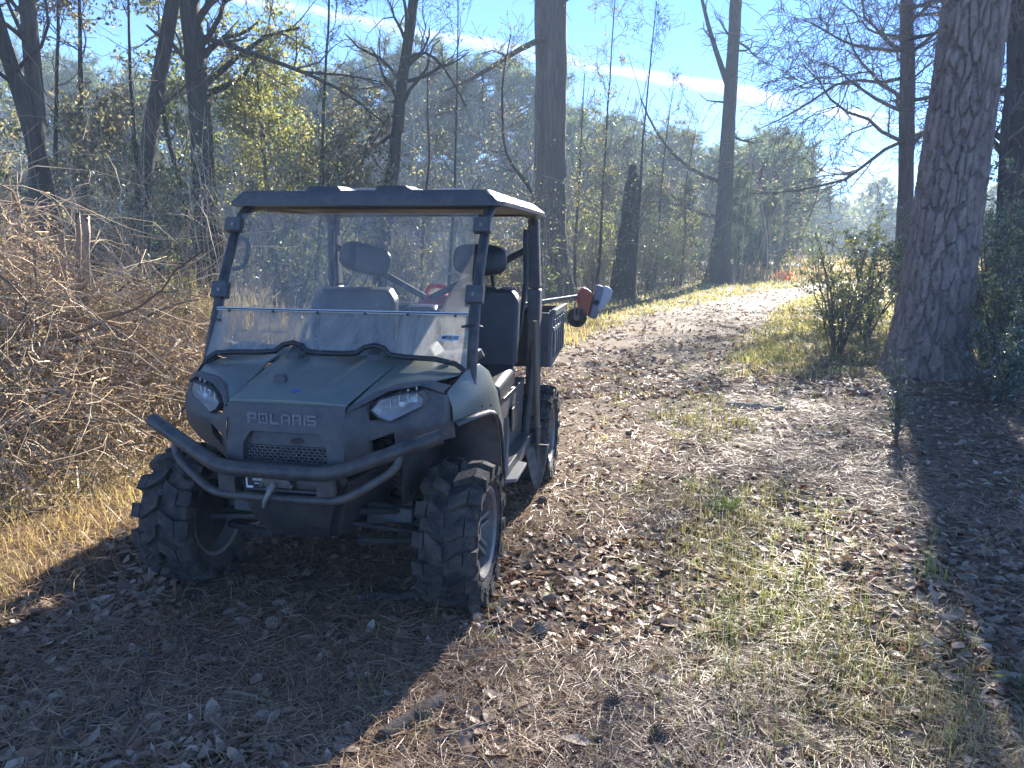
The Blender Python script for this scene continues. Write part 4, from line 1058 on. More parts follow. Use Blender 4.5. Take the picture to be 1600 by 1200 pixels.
def bush(name, label, x, y, h, rad, n_stem, n_leaf, size, cols, seed, mat='leaf', cat_='shrub', group=None, asp=.5, twigmat='twig', lean=.25, n2=8, low=.15):
    rng = np.random.default_rng(seed)
    z0 = float(gz(x, y)) - .03
    root = empty(name, (x, y, z0)); tag(root, label, cat_, group)
    a = rng.uniform(0, 6.283, n_stem); sp = rng.uniform(.0, 1, n_stem) ** .7
    top = np.stack([np.cos(a) * sp * rad, np.sin(a) * sp * rad, h * rng.uniform(.55, 1, n_stem) * (1 - .35 * sp ** 2)], 1)
    st = np.stack([np.cos(a) * rad * .12, np.sin(a) * rad * .12, np.zeros(n_stem)], 1)
    t = np.linspace(0, 1, 8)[None, :, None]
    P = st[:, None] * (1 - t) + top[:, None] * t + np.cumsum(rng.normal(size=(n_stem, 8, 3)) * h * .012, 1)
    P[:, :, :2] *= (.45 + .55 * t ** .8)
    Rd = np.linspace(1, .25, 8)[None] * (.006 + .006 * h) * rng.uniform(.6, 1.1, (n_stem, 1))
    P2, R2 = sprout(rng, P, Rd, n_stem * n2, (low, 1), (30, 75), (h * .10, h * .28), .6, 5, .25, .08)
    P3, R3 = sprout(rng, P2, R2, n_stem * n2 * 3, (.1, 1), (25, 65), (h * .05, h * .12), .6, 4, .25, .05)
    a_, b_ = cat(tubes(P, Rd, 5), tubes(P2, np.maximum(R2, .0025), 3), tubes(P3, np.maximum(R3, .002), 3))
    tag(mesh_np('stems', a_, [b_], M[twigmat], root), kind='stuff')
    pos = along(rng, P3, n_leaf, (.1, 1), size * .3)
    v, f, c = leaves(rng, pos, size, asp, None, .1, cols)
    tag(mesh_np('foliage', v, [f], M[mat], root, col=c), kind='stuff')
    return root

def pine_crown(rng, base_h, h, rad, n_br, tufts, tl, shape='round', nn=7):
    """whorled branches with needle tufts; local coords, trunk at the origin"""
    hb = base_h + (h - base_h) * rng.uniform(0, 1, n_br)
    t = (hb - base_h) / (h - base_h)
    prof = np.sqrt(np.maximum(0, 1 - (np.abs(t - .45) / .62) ** 2)) if shape == 'round' else (1.02 - t)
    L = rad * prof * rng.uniform(.65, 1.1, n_br) + .15
    a = rng.uniform(0, 6.283, n_br)
    d = np.stack([np.cos(a), np.sin(a), rng.uniform(.05, .5, n_br)], 1)
    P = np.zeros((n_br, 6, 3)); P[:, 0, 2] = hb
    for s in range(1, 6):
        d = unit(d + rng.normal(size=(n_br, 3)) * .16 + np.array([0, 0, .04])); P[:, s] = P[:, s - 1] + d * (L / 5)[:, None]
    Rd = np.linspace(1, .25, 6)[None] * (.012 + .014 * L)[:, None]
    P2, R2 = sprout(rng, P, Rd, n_br * 5, (.35, 1), (20, 55), (.15 * rad, .4 * rad), .5, 4, .2, .12)
    wood = cat(tubes(P, Rd, 4), tubes(P2, R2, 3))
    tp = along(rng, P2, tufts, (.3, 1), .03)
    n = tufts * nn
    c = np.repeat(tp, nn, 0); dd = unit(rng.normal(size=(n, 3)) + np.array([0, 0, .35])); l = tl * rng.uniform(.7, 1.2, n)[:, None]
    sd = unit(np.cross(dd, rng.normal(size=(n, 3)))) * tl * .045
    v = np.stack([c - sd, c + sd, c + dd * l], 1).reshape(-1, 3); f = np.arange(3 * n).reshape(n, 3)
    cc = np.asarray(PINEG); w = rng.dirichlet(np.full(4, .5), tufts) @ cc * rng.uniform(.8, 1.2, tufts)[:, None]
    return wood, (v, f, np.repeat(np.repeat(w, nn, 0), 3, 0))
PINE_PROTO = {}
def pine_tree(name, label, x, y, h, proto, scale_xy=1.0, rz=0.0, group=None, base_frac=.35, shape='round', rad=2.4, n_br=60, tufts=1500, tl=.32, rt=.16, bark='bark_grey'):
    """far or young pine: meshes shared between copies of the same proto"""
    if proto not in PINE_PROTO:
        rng = np.random.default_rng(hash(proto) % 1000 if isinstance(proto, int) else len(proto) * 7)
        rng = np.random.default_rng(900 + int(proto[-1]) if proto[-1].isdigit() else 900)
        H = 10.0
        wood, (v, f, c) = pine_crown(rng, H * base_frac, H * .99, rad, n_br, tufts, tl, shape)
        tp = np.stack([np.cumsum(rng.normal(size=14) * .05), np.cumsum(rng.normal(size=14) * .05), np.linspace(-.1, H * .97, 14)], 1)
        tv, tf = tubes(tp[None], (np.linspace(rt, .03, 14))[None], 8)
        a = mesh_np('trunk', tv, [tf], M[bark], None, smooth=True); b = mesh_np('limbs', wood[0], [wood[1]], M['twig'], None); d = mesh_np('crown', v, [f], M['needle'], None, col=c)
        PINE_PROTO[proto] = [o.data for o in (a, b, d)]
        for o in (a, b, d): bpy.data.objects.remove(o)
    root = empty(name, (x, y, float(gz(x, y))), rz); tag(root, label, 'tree', group)
    s = h / 10.0
    for nm, me in zip(('trunk', 'limbs', 'crown'), PINE_PROTO[proto]):
        o = bpy.data.objects.new(nm, me); link(o, root); o['kind'] = 'stuff' if nm != 'trunk' else 'thing'; o.scale = (s * scale_xy, s * scale_xy, s)
    return root

# ------------------------------------------------------------------ the big pine on the right: bark plates as relief
def big_pine():
    rng = np.random.default_rng(11)
    base = np.array([5.20, 9.40, float(gz(5.2, 9.4)) - .08])
    root = empty('pine_tree', base); tag(root, 'thick leaning pine trunk with plated grey-brown bark at the right of the track', 'tree')
    H = 17.0; nz, na = 640, 220
    zz = np.concatenate([np.linspace(0, 6.2, nz - 60, endpoint=False), np.linspace(6.2, H, 60)])
    th = np.arange(na) * 2 * np.pi / na
    Z, A = np.meshgrid(zz, th, indexing='ij')
    rad = .40 - .012 * Z + .13 * np.exp(-Z / .42) + .05 * np.exp(-Z / 1.6)
    rad = np.maximum(rad, .10)
    rad = rad * (1 + .11 * np.exp(-Z / .4) * np.cos(A * 5 + 1.0) + .025 * np.cos(A * 3 + Z * .4))
    # bark: long upright plates between deep fissures, each broken into smaller scales; cells periodic around the trunk
    def cells(ncx, chh, wu, ww, sd):
        cw = 2 * np.pi / ncx
        u = A / cw + wu * (fbm(A * 2.6, Z * 2.2, sd) - .5) + .4 * wu * (fbm(A * 10, Z * 7, sd + 3) - .5)
        w = Z / chh + ww * (fbm(A * 3, Z * 3, sd + 1) - .5) + .4 * ww * (fbm(A * 12, Z * 9, sd + 2) - .5)
        iu, iw = np.floor(u).astype(int), np.floor(w).astype(int)
        F1 = np.full(u.shape, 9.); F2 = np.full(u.shape, 9.); ID = np.zeros(u.shape)
        for du in (-1, 0, 1):
            for dw in (-1, 0, 1):
                cu, cw_ = iu + du, iw + dw
                hx = _hash(cu % ncx, cw_, sd + 71); hy = _hash(cu % ncx, cw_, sd + 72); hid = _hash(cu % ncx, cw_, sd + 73)
                d = np.sqrt(((cu + .05 + .9 * hx) - u) ** 2 + ((cw_ + .05 + .9 * hy) - w) ** 2)
                lt = d < F1
                F2 = np.where(lt, F1, np.minimum(F2, d)); ID = np.where(lt, hid, ID); F1 = np.minimum(F1, d)
        return F2 - F1, ID
    e1, ID = cells(26, .40, 1.0, 1.1, 5)
    e2, ID2 = cells(44, .13, .9, .9, 205)
    rag = .14 * (fbm(A * 18, Z * 14, 18) - .5)
    c1 = sstep(.03, .20, e1 + rag); c2 = sstep(.0, .10, e2 + rag)
    disp = -.060 * (1 - c1) - .010 * (1 - c2) * c1 + .008 * (ID - .5) + .012 * (ID2 - .5) * c1 + .010 * (fbm(A * 36, Z * 22, 4) - .5)
    ID = .5 * ID + .5 * ID2
    disp *= (1 - .55 * sstep(5.5, 8, Z))
    rr = rad + disp
    cx = .018 * Z + .010 * Z * Z * .18 + .03 * np.sin(Z * .5); cy = .02 * np.sin(Z * .4)
    Vv = np.stack([cx + rr * np.cos(A), cy + rr * np.sin(A), Z], -1).reshape(-1, 3)
    i = np.arange(nz * na).reshape(nz, na); j = np.roll(i, -1, 1)
    F = np.stack([i[:-1], j[:-1], j[1:], i[1:]], -1).reshape(-1, 4)
    col = np.repeat((1.0 + .5 * (ID - .5))[..., None], 3, -1).reshape(-1, 3)
    mesh_np('trunk', Vv, [F], M['bark_pine'], root, smooth=True, col=col)
    wood, (v, f, c) = pine_crown(rng, 10.5, 17.5, 3.2, 46, 1800, .30)
    off = np.array([.018 * 14 + .0018 * 196, 0, 0])
    tag(mesh_np('limbs', wood[0] + off, [wood[1]], M['twig'], root), kind='stuff'); tag(mesh_np('crown', v + off, [f], M['needle'], root, col=c), kind='stuff')
    return root
big_pine()

# ------------------------------------------------------------------ named trees
bare = dict(n1=14, n2=80, n3=320, r1=.3, l1=(1.0, 2.2), l2=(.6, 1.3), l3=(.3, .8), t1=(.35, 1))
trunk_tree('cedar_tree', 'stout fluted trunk with pale shredding bark right behind the vehicle roof', 'tree', [(1.30, 22, 0), (1.20, 22, 1.6), (1.16, 22, 3.1), (1.12, 22, 8.2), (1.05, 22, 13)], [.46, .34, .31, .27, .14], 21, 'bark_cedar', 18, 40,
           dict(n1=10, n2=40, n3=160, t1=(.55, 1), l1=(1.5, 3), l2=(.7, 1.4), l3=(.4, .9), extra=[([(.95, 22, 7.25), (.2, 21.9, 6.95), (-.45, 21.8, 6.5), (-1.05, 21.8, 6.1), (-1.9, 21.7, 5.75)], .095)]))
trunk_tree('cedar_tree', 'narrower dark trunk pressed against the stout pale trunk behind the vehicle', 'tree', [(.86, 22.6, 0), (.86, 22.6, 3.1), (.76, 22.6, 8.3), (.66, 22.7, 12)], [.30, .24, .21, .10], 22, 'bark_grey', 14, 34, dict(n1=8, n2=30, n3=100, t1=(.6, 1), l1=(1.2, 2.5), l2=(.6, 1.2), l3=(.3, .8)))
sn = trunk_tree('dead_snag', 'dark broken-topped dead trunk standing beyond the cargo bed', 'tree', [(3.2, 22.3, 0), (3.3, 22.3, 1.2), (3.37, 22.3, 2.25), (3.42, 22.3, 3.3), (3.43, 22.3, 3.9)], [.44, .32, .26, .22, .10], 23, 'bark_dark', 14, 30, wob=.08)
trunk_tree('pine_tree', 'tall straight dark pine trunk with dead side branches where the track bends', 'tree', [(8.85, 33, 0), (8.98, 33, 2.6), (8.94, 33, 6.5), (9.0, 33, 11.5), (9.05, 33, 16)], [.50, .34, .28, .24, .12], 24, 'bark_dark', 16, 40,
           dict(n1=9, n2=46, n3=200, t1=(.3, 1), l1=(1.0, 2.6), l2=(.5, 1.3), l3=(.4, .9), a1=(60, 95), r1=.22, u1=.06, extra=[([(8.8, 33, 4.3), (7.9, 32.9, 4.5), (6.8, 32.8, 5.2), (5.6, 32.7, 6.6), (5.2, 32.6, 7.6)], .09), ([(8.8, 33, 2.9), (7.8, 32.9, 2.9), (6.6, 32.8, 3.7), (5.9, 32.7, 4.8)], .07), ([(8.85, 33, 8.2), (8.0, 33, 10.2), (7.3, 32.9, 12.4)], .13)]))
trunk_tree('bare_tree', 'slim straight bare tree with wide fine twigs just left of the big pine', 'tree', [(12.75, 25, 0), (12.6, 25, 3.4), (12.27, 25, 7.3), (12.05, 25, 9.2), (11.9, 25, 13)], [.27, .235, .215, .18, .07], 25, 'bark_grey', 12, 34,
           dict(n1=30, n2=240, n3=1500, n4=5200, t1=(.28, 1), l1=(3.0, 6.4), l2=(1.2, 2.8), l3=(.6, 1.5), l4=(.35, .95), a1=(55, 95), r1=.30, u1=.05, u2=-.01, u3=-.05, u4=-.07, rmin=.0085, fall=.30), crown=dict(n=2200, size=.06, col=RUST, mat='leaf'))
trunk_tree('bare_tree', 'dark bare tree at the right edge behind the big pine', 'tree', [(11.3, 17, 0), (10.9, 17, 3.5), (10.55, 17, 6.8), (10.3, 17, 11)], [.30, .25, .22, .09], 26, 'bark_dark', 12, 30,
           dict(n1=22, n2=170, n3=900, n4=2800, t1=(.25, 1), l1=(2.2, 4.6), l2=(.9, 2.0), l3=(.5, 1.1), l4=(.25, .7), a1=(55, 90), r1=.32, u1=.05, u2=-.01, u3=-.05, u4=-.06, rmin=.0045), crown=dict(n=700, size=.05, col=RUST))
trunk_tree('sapling', 'thin dark trunk between the big pine and the right edge of the view', 'tree', [(9.6, 15, 0), (9.5, 15, 2), (9.35, 15, 4), (9.3, 15, 8)], [.10, .085, .07, .03], 27, 'bark_dark', 8, 24, dict(n1=14, n2=80, n3=300, l1=(.8, 1.8), l2=(.4, .9), l3=(.25, .6)))
trunk_tree('leaning_tree', 'dark trunk leaning left above the brush at the far left', 'tree', [(-5.30, 9.0, .3), (-5.38, 9, 1.5), (-5.41, 9, 2.2), (-5.53, 9, 3.0), (-5.68, 9, 3.7), (-6.0, 9, 5.2), (-6.4, 9, 7)], [.125, .108, .10, .088, .078, .06, .03], 28, 'bark_dark', 12, 30, bare)
trunk_tree('straight_tree', 'smooth grey upright trunk beside the leaning one at the far left', 'tree', [(-5.66, 9.3, .3), (-5.66, 9.3, 2.2), (-5.62, 9.3, 3.2), (-5.58, 9.3, 4.4), (-5.5, 9.3, 8)], [.12, .10, .095, .085, .04], 29, 'bark_grey', 12, 30, bare)
trunk_tree('crooked_tree', 'dark crooked trunk leaning right between the far left trees and the vehicle', 'tree', [(-5.48, 11, .3), (-5.46, 11, .9), (-5.40, 11, 1.6), (-5.1, 11, 3.05), (-4.8, 11, 4.2), (-4.6, 11, 5.0), (-4.3, 11, 8.5)], [.14, .115, .108, .104, .096, .088, .035], 30, 'bark_dark', 12, 34, bare)
trunk_tree('rough_tree', 'rough vine-hung trunk just left of the vehicle roof with a long limb to the right', 'tree', [(-5.05, 13, .3), (-5.10, 13, 1.2), (-5.15, 13, 2.2), (-5.13, 13, 3.7), (-5.14, 13, 4.9), (-5.2, 13, 6), (-5.3, 13, 9)], [.24, .20, .19, .175, .165, .14, .05], 31, 'bark_dark', 14, 36,
           dict(n1=16, n2=80, n3=300, t1=(.4, 1), l1=(1.2, 2.6), l2=(.6, 1.3), l3=(.3, .8), extra=[([(-5.05, 13, 4.90), (-4.0, 12.9, 4.56), (-2.98, 12.8, 4.2), (-2.4, 12.8, 3.86), (-2.1, 12.8, 3.55)], .050), ([(-3.4, 12.9, 4.35), (-2.6, 12.9, 4.3), (-1.9, 12.9, 4.15)], .025)]))
trunk_tree('slender_tree', 'slender dark trunk leaning right above the passenger headrest', 'tree', [(-2.75, 15, 0), (-2.67, 15, .7), (-2.51, 15, 1.9), (-2.33, 15, 3.2), (-2.11, 15, 4.85), (-1.88, 15, 6.1), (-1.6, 15, 8.5)], [.16, .14, .13, .12, .105, .09, .04], 32, 'bark_dark', 12, 32,
           dict(n1=12, n2=60, n3=240, t1=(.45, 1), l1=(1.0, 2.2), l2=(.5, 1.2), l3=(.3, .8), extra=[([(-2.05, 15, 5.0), (-1.7, 15, 5.3), (-1.3, 15, 4.9), (-.9, 15, 4.2)], .035), ([(-2.3, 15, 3.7), (-2.8, 15, 3.3), (-3.3, 15, 3.2), (-3.8, 15, 3.45)], .030)]))
# thin saplings behind the vehicle and along the left side of the track
SAP = [(-2.22, 18, [( -2.2, 0), (-2.1, 1.8), (-1.92, 3.5), (-1.94, 6.2)], 'thin straight sapling seen through the middle of the windshield'),
       (-1.5, 18, [(-1.55, 0), (-1.45, 1.5), (-1.34, 2.8), (-1.22, 7)], 'thin sapling rising above the middle of the vehicle roof'),
       (2.25, 20, [(2.2, 0), (2.27, 1.5), (2.3, 3.), (2.46, 7.6)], 'thin leafy sapling standing right of the stout pale trunk'),
       (3.45, 21.5, [(3.4, 0), (3.45, 2), (3.52, 3.9), (3.75, 8)], 'tall thin bare sapling beside the broken snag'),
       (.4, 17, [(.5, 0), (.53, 2.7), (-.17, 3.5), (-.25, 5.0), (-.05, 6.)], 'kinked thin sapling crossing in front of the stout pale trunk'),
       (-7.2, 12, [(-7.2, 0), (-7.1, 2), (-6.9, 4), (-6.6, 7)], 'thin sapling behind the far left trunks'),
       (-3.6, 14, [(-3.7, 0), (-3.5, 2), (-3.4, 4), (-3.1, 7)], 'thin sapling right of the vine-hung trunk'),
       (-6.3, 13, [(-6.3, 0), (-6.25, 2), (-6.3, 4), (-6.1, 7)], 'thin pole-straight sapling left of the crooked trunk'),
       (5.2, 28, [(5.2, 0), (5.3, 2), (5.35, 4), (5.6, 7)], 'thin sapling between the snag and the tall pine'),
       (1.9, 23, [(1.9, 0), (1.85, 2), (1.95, 4), (2.0, 6.5)], 'thin sapling close to the right of the stout pale trunk'),
       (6.6, 30, [(6.6, 0), (6.7, 2), (6.6, 4), (6.9, 6)], 'thin sapling just left of the tall dark pine')]
for i, (x, y, pts, lab) in enumerate(SAP):
    trunk_tree('sapling', lab, 'tree', [(a, y, b) for a, b in pts], list(np.linspace(.055 if i != 3 else .065, .012, len(pts))), 50 + i, 'bark_dark', 7, 24,
               dict(n1=22, n2=90, n3=260, t1=(.2, 1), l1=(.5, 1.3), l2=(.3, .7), l3=(.2, .5), a1=(30, 65), u1=.12, rmin=.004),
               group='saplings behind the vehicle', crown=dict(n=[350, 300, 1700, 300, 500, 700, 600, 700, 800, 900, 800][i], size=.068, col=GREEN if i % 3 == 0 else OLIVE, jit=.03))

# leafy understorey trees on the left
US = [(-8.6, 11.5, 5.6, 'leafy green understorey tree at the left edge of the view', GREEN, 7600, .095), (-7.0, 12.8, 6.2, 'leafy understorey tree between the far left trunks and the crooked trunk', OLIVE, 7600, .095),
      (-6.0, 14.2, 5.8, 'leafy understorey tree behind the crooked trunk', GREEN, 7000, .095), (-4.35, 14.0, 4.9, 'yellow-green leafy small tree right of the vine-hung trunk', YGREEN, 9500, .085),
      (-3.4, 14.6, 3.6, 'olive leafy small tree behind the left front corner of the vehicle roof', OLIVE, 7000, .09), (-4.9, 16.0, 5.2, 'pale green tree behind the vine-hung trunk', YGREEN, 6000, .10),
      (-10.5, 14.5, 7., 'tall leafy tree behind the far left trunks', OLIVE, 6500, .10)]
for i, (x, y, h, lab, cols, nl, ls_) in enumerate(US):
    rg = np.random.default_rng(70 + i)
    trunk_tree('understorey_tree', lab, 'tree', [(x, y, 0), (x + rg.uniform(-.2, .2), y, h * .3), (x + rg.uniform(-.3, .3), y, h * .65), (x + rg.uniform(-.4, .4), y, h)], [.07, .055, .04, .012], 70 + i, 'bark_dark', 8, 22,
               dict(n1=30, n2=170, n3=620, t1=(.12, 1), l1=(.8, 1.9), l2=(.4, .9), l3=(.2, .5), u1=.10, rmin=.0035, fall=.45), group='understorey trees on the left', crown=dict(n=nl, size=ls_, col=cols, jit=.06))

# shrubs
SH = [(-6.0, 10.1, 2.3, 1.2, 'dark glossy evergreen shrub behind the brush at the foot of the crooked trunk', DGREEN, 3200, .07, 'leaf_gloss'),
      (-4.5, 10.4, 2.2, 1.1, 'dark glossy evergreen shrub at the foot of the vine-hung trunk', DGREEN, 3200, .065, 'leaf_gloss'),
      (-3.35, 11.6, 2.0, 1.0, 'green shrub seen through the left part of the windshield', GREEN, 3000, .06, 'leaf'),
      (-2.0, 14.0, 2.1, 1.2, 'grey-green shrub seen through the windshield behind the passenger headrest', OLIVE, 2600, .06, 'leaf'),
      (-.5, 17.5, 2.4, 1.4, 'olive shrub seen between the two headrests', OLIVE, 2600, .07, 'leaf'),
      (.4, 20.5, 2.2, 1.2, 'green shrub behind the driver seat', GREEN, 2200, .07, 'leaf'),
      (2.5, 24.6, 3.4, 1.1, 'tall loose leafy shrub right of the stout pale trunk', YGREEN, 2400, .09, 'leaf'),
      (4.9, 27.5, 3.0, 1.3, 'dark leafy shrub right of the snag', DGREEN, 2400, .09, 'leaf_gloss'),
      (6.6, 31.0, 3.2, 1.5, 'yellow-tinged shrub at the foot of the tall dark pine', YGREEN, 2600, .09, 'leaf'),
      (-8.4, 9.2, 2.6, 1.3, 'green shrub at the left edge behind the brush', GREEN, 3000, .07, 'leaf'),
      (4.85, 11.2, 2.15, .75, 'loose grey-green shrub close to the left of the big pine', YGREEN, 2600, .055, 'leaf_gloss'),
      (6.2, 13.2, 2.4, 1.0, 'dense dark evergreen shrub behind the left side of the big pine', GREEN, 4200, .065, 'leaf_gloss'),
      (6.55, 10.3, 2.5, .9, 'dense glossy evergreen shrub directly right of the big pine', DGREEN, 5600, .06, 'leaf_gloss'),
      (5.0, 7.55, 1.05, .62, 'low glossy evergreen shrub at the right edge in front of the big pine', DGREEN, 4200, .042, 'leaf_gloss'),
      (8.2, 12.6, 3.3, 1.3, 'tall dark evergreen shrub at the right edge behind the glossy one', DGREEN, 5600, .07, 'leaf_gloss'),
      (5.75, 8.75, 1.7, .55, 'bright-tipped evergreen shrub touching the right foot of the big pine', GREEN, 3600, .045, 'leaf_gloss'),
      (10.2, 15.2, 3.6, 1.8, 'dark shrub mass deep behind the right-edge shrubs', DGREEN, 4600, .08, 'leaf_gloss')]
for i, (x, y, h, r_, lab, cols, nl, ls_, mt) in enumerate(SH):
    bush('shrub', lab, x, y, h, r_, 16, nl, ls_, cols, 100 + i, mt, group='shrubs along the track' if y < 20 else 'shrubs beyond the vehicle')
bush('bramble', 'green bramble growing up through the left brush near the trees', -3.55, 7.6, 1.25, .5, 9, 900, .045, GREEN, 131, 'leaf', 'shrub')
bush('bramble', 'small green bramble at the left edge of the brush', -4.35, 6.9, 1.6, .5, 9, 700, .05, OLIVE, 132, 'leaf', 'shrub')
# small single plants
bush('weed_plant', 'upright leafy green weed standing in front of the big pine', 3.18, 6.05, .85, .16, 7, 420, .035, DGREEN, 140, 'leaf_gloss', 'plant', n2=7, low=.05)
bush('weed_plant', 'low weed with small leaves at the bottom right corner', 1.92, 2.42, .16, .14, 7, 90, .03, GREEN, 141, 'leaf', 'plant')
bush('yellow_sapling', 'little sapling with a few bright yellow leaves beside the left fender', -2.72, 6.2, 1.05, .25, 3, 26, .07, [(.55, .42, .03), (.60, .50, .05)], 142, 'leaf', 'plant', twigmat='twig_pale')
bush('red_shrub', 'small orange-red shrub at the end of the track', 13.2, 36.9, .6, .55, 9, 260, .09, [(.60, .12, .03), (.5, .08, .02)], 143, 'leaf')
bush('green_bush', 'small bright green bush in the far field left of the big pine', 17.5, 44., 2.2, 1.0, 10, 900, .14, GREEN, 144, 'leaf')

# young pines right of the tall dark pine
for i, (x, y, h, lab) in enumerate([(11.2, 38., 5.2, 'young soft-needled pine just right of the tall dark trunk'), (13.6, 41, 4.7, 'young pine nearest the end of the track'), (8.1, 36.5, 4.6, 'young pine behind the tall dark trunk'), (6.3, 34.5, 4.8, 'young pine left of the tall dark trunk'), (4.4, 36, 5., 'young pine behind the broken snag')]):
    pine_tree('young_pine', lab, x, y, h, 'young' + str(i % 2 + 1), 1.0 + .1 * i, i * 1.3, 'young pines beyond the bend', .08, 'cone', 2.3, 90, 2600, .42, .11)
# taller pines and woods behind
FARP = [(-17, 48, 10.5), (-12, 45, 9.0), (-8.5, 54, 13.6), (-5.6, 53, 13.2), (-2.8, 57, 13.4), (.2, 55, 12.3), (3.2, 60, 11.2), (7.0, 58, 10.0), (10.5, 61, 10.4), (14.0, 62, 9.6), (17.5, 60, 9.4), (20.5, 66, 10.2), (24.2, 70, 10.6), (26.5, 76, 9.0), (-22, 52, 12), (-27, 50, 12), (-33, 55, 13), (5.2, 50, 9.0), (22.3, 74, 11.0), (-14.8, 58, 12.8), (18.0, 54, 8.2), (39, 100, 8.6), (62, 104, 9), (71, 96, 10), (52, 74, 10), (46, 60, 11), (37, 46, 11)]
NAMES = ['leftmost', 'second', 'third', 'fourth', 'fifth', 'sixth', 'seventh', 'eighth', 'ninth', 'tenth', 'eleventh', 'twelfth', 'thirteenth', 'fourteenth', 'fifteenth', 'sixteenth', 'seventeenth', 'eighteenth', 'nineteenth', 'twentieth', 'twenty-first', 'twenty-second', 'twenty-third', 'twenty-fourth', 'twenty-fifth', 'twenty-sixth', 'rightmost']
order = sorted(range(len(FARP)), key=lambda k: FARP[k][0] / FARP[k][1])
for rank, k in enumerate(order):
    x, y, h = FARP[k]
    pine_tree('pine_tree', 'round-crowned pine of the background woods, %s from the left' % NAMES[rank], x, y, h, 'far' + str(k % 4), 1.15 + .15 * (k % 3), k * .9, 'round-crowned pines of the background woods', .18, 'round', 3.0, 100, 4200, .44, .17)
# ------------------------------------------------------------------ ground cover
rng = np.random.default_rng(5)
def in_view_pts(n, y0, y1, pw=1.0, margin=1.15, xl=None):
    """points on the ground in front of the camera, denser near"""
    t = rng.uniform(0, 1, n); y = y0 * (y1 / y0) ** (t ** pw)
    x = rng.uniform(-1, 1, n) * (y * .72 * margin + .3)
    return x, y
# leaf shapes for the litter
def leaf_shape(seed):
    r = np.random.default_rng(seed); nl, nw = 7, 3
    Lh = 1.0; W = r.uniform(.34, .56); curl = r.uniform(-.5, .9); cup = r.uniform(-.6, .9); tw = r.uniform(-.5, .5)
    vs = []
    for i in range(nl):
        t = i / (nl - 1); w = W * (math.sin(math.pi * t ** .85) ** .8) * .5 + .006
        w *= 1 + r.uniform(-.12, .12)
        for j in range(nw):
            s = j - 1
            x = s * w; y = (t - .5) * Lh; z = cup * (s * w) ** 2 * 1.6 + curl * (t - .5) ** 2 * .8 + tw * s * w * (t - .5) + r.uniform(-.02, .02)
            vs.append((x, y, z))
    v = np.array(vs); v[:, 2] -= v[:, 2].min()
    f = [(i * nw + j, i * nw + j + 1, (i + 1) * nw + j + 1, (i + 1) * nw + j) for i in range(nl - 1) for j in range(nw - 1)]
    return v, np.array(f)
SHAPES = [leaf_shape(s) for s in range(10)]
def rotm(ax, ay, az):
    cx, sx, cy, sy, cz, sz = np.cos(ax), np.sin(ax), np.cos(ay), np.sin(ay), np.cos(az), np.sin(az)
    m = np.empty((len(ax), 3, 3))
    m[:, 0, 0] = cz * cy; m[:, 0, 1] = cz * sy * sx - sz * cx; m[:, 0, 2] = cz * sy * cx + sz * sx
    m[:, 1, 0] = sz * cy; m[:, 1, 1] = sz * sy * sx + cz * cx; m[:, 1, 2] = sz * sy * cx - cz * sx
    m[:, 2, 0] = -sy; m[:, 2, 1] = cy * sx; m[:, 2, 2] = cy * cx
    return m
LC = np.array([c for _, c in RAMP_LEAF])
def litter_density(x, y):
    po = path_off(x, y); n = fbm(x * 1.1, y * 1.1, 41)
    d = sstep(.30, .62, n) * .9 + .22
    d = d * (1 - .6 * grass_mask(x, y))
    d = d * np.where((po < -2.2) & (y < 9), .35, 1.0)
    return np.clip(d, .05, 1)
def litter_mesh(name, n, y0, y1, smin, smax, pw=1.0):
    x, y = in_view_pts(n, y0, y1, pw); k = rng.uniform(0, 1, n) < litter_density(x, y); x, y = x[k], y[k]; n = len(x)
    sid = rng.integers(0, len(SHAPES), n); s = rng.uniform(smin, smax, n)
    Rm = rotm(rng.normal(0, .33, n), rng.normal(0, .33, n), rng.uniform(0, 6.283, n)); z = gz(x, y) + rng.uniform(.0, .012, n)
    Vs, Fs, Cs, o = [], [], [], 0
    cc = LC[rng.integers(0, len(LC), n)] * rng.uniform(.65, 1.2, n)[:, None]
    for q in range(len(SHAPES)):
        i = np.where(sid == q)[0]
        if not len(i): continue
        v, f = SHAPES[q]
        vv = np.einsum('nij,kj->nki', Rm[i], v) * s[i][:, None, None] + np.stack([x[i], y[i], z[i]], 1)[:, None]
        Vs.append(vv.reshape(-1, 3)); Fs.append((f[None] + (np.arange(len(i)) * len(v))[:, None, None] + o).reshape(-1, 4)); o += len(i) * len(v)
        Cs.append(np.repeat(cc[i], len(v), 0))
    ob = mesh_np(name, np.concatenate(Vs), [np.concatenate(Fs)], M['litter'], GROUND, col=np.concatenate(Cs))
    return tag(ob, kind='stuff')
litter_mesh('leaf_litter', 25000, 1.9, 9.0, .03, .085)
litter_mesh('far_leaf_litter', 34000, 8.0, 40.0, .06, .13, 1.1)
# the 300 nearest leaves, each its own piece
LEAFME = []
for q, (v, f) in enumerate(SHAPES):
    me = bpy.data.meshes.new('leaf'); me.from_pydata([tuple(p) for p in v], [], [tuple(int(a) for a in b) for b in f]); me.materials.append(M['litter_obj']); LEAFME.append(me)
cnt = 0
while cnt < 300:
    y = 2.15 + 2.6 * rng.uniform() ** 1.5; x = rng.uniform(-.72, .70) * y
    if rng.uniform() > litter_density(np.array([x]), np.array([y]))[0]: continue
    o = bpy.data.objects.new('leaf', LEAFME[rng.integers(0, len(LEAFME))]); link(o, GROUND)
    s = rng.uniform(.055, .115); o.scale = (s, s, s); o.location = (x, y, float(gz(x, y)) + rng.uniform(.008, .022))
    o.rotation_euler = (rng.normal(0, .22), rng.normal(0, .22), rng.uniform(0, 6.28)); cnt += 1

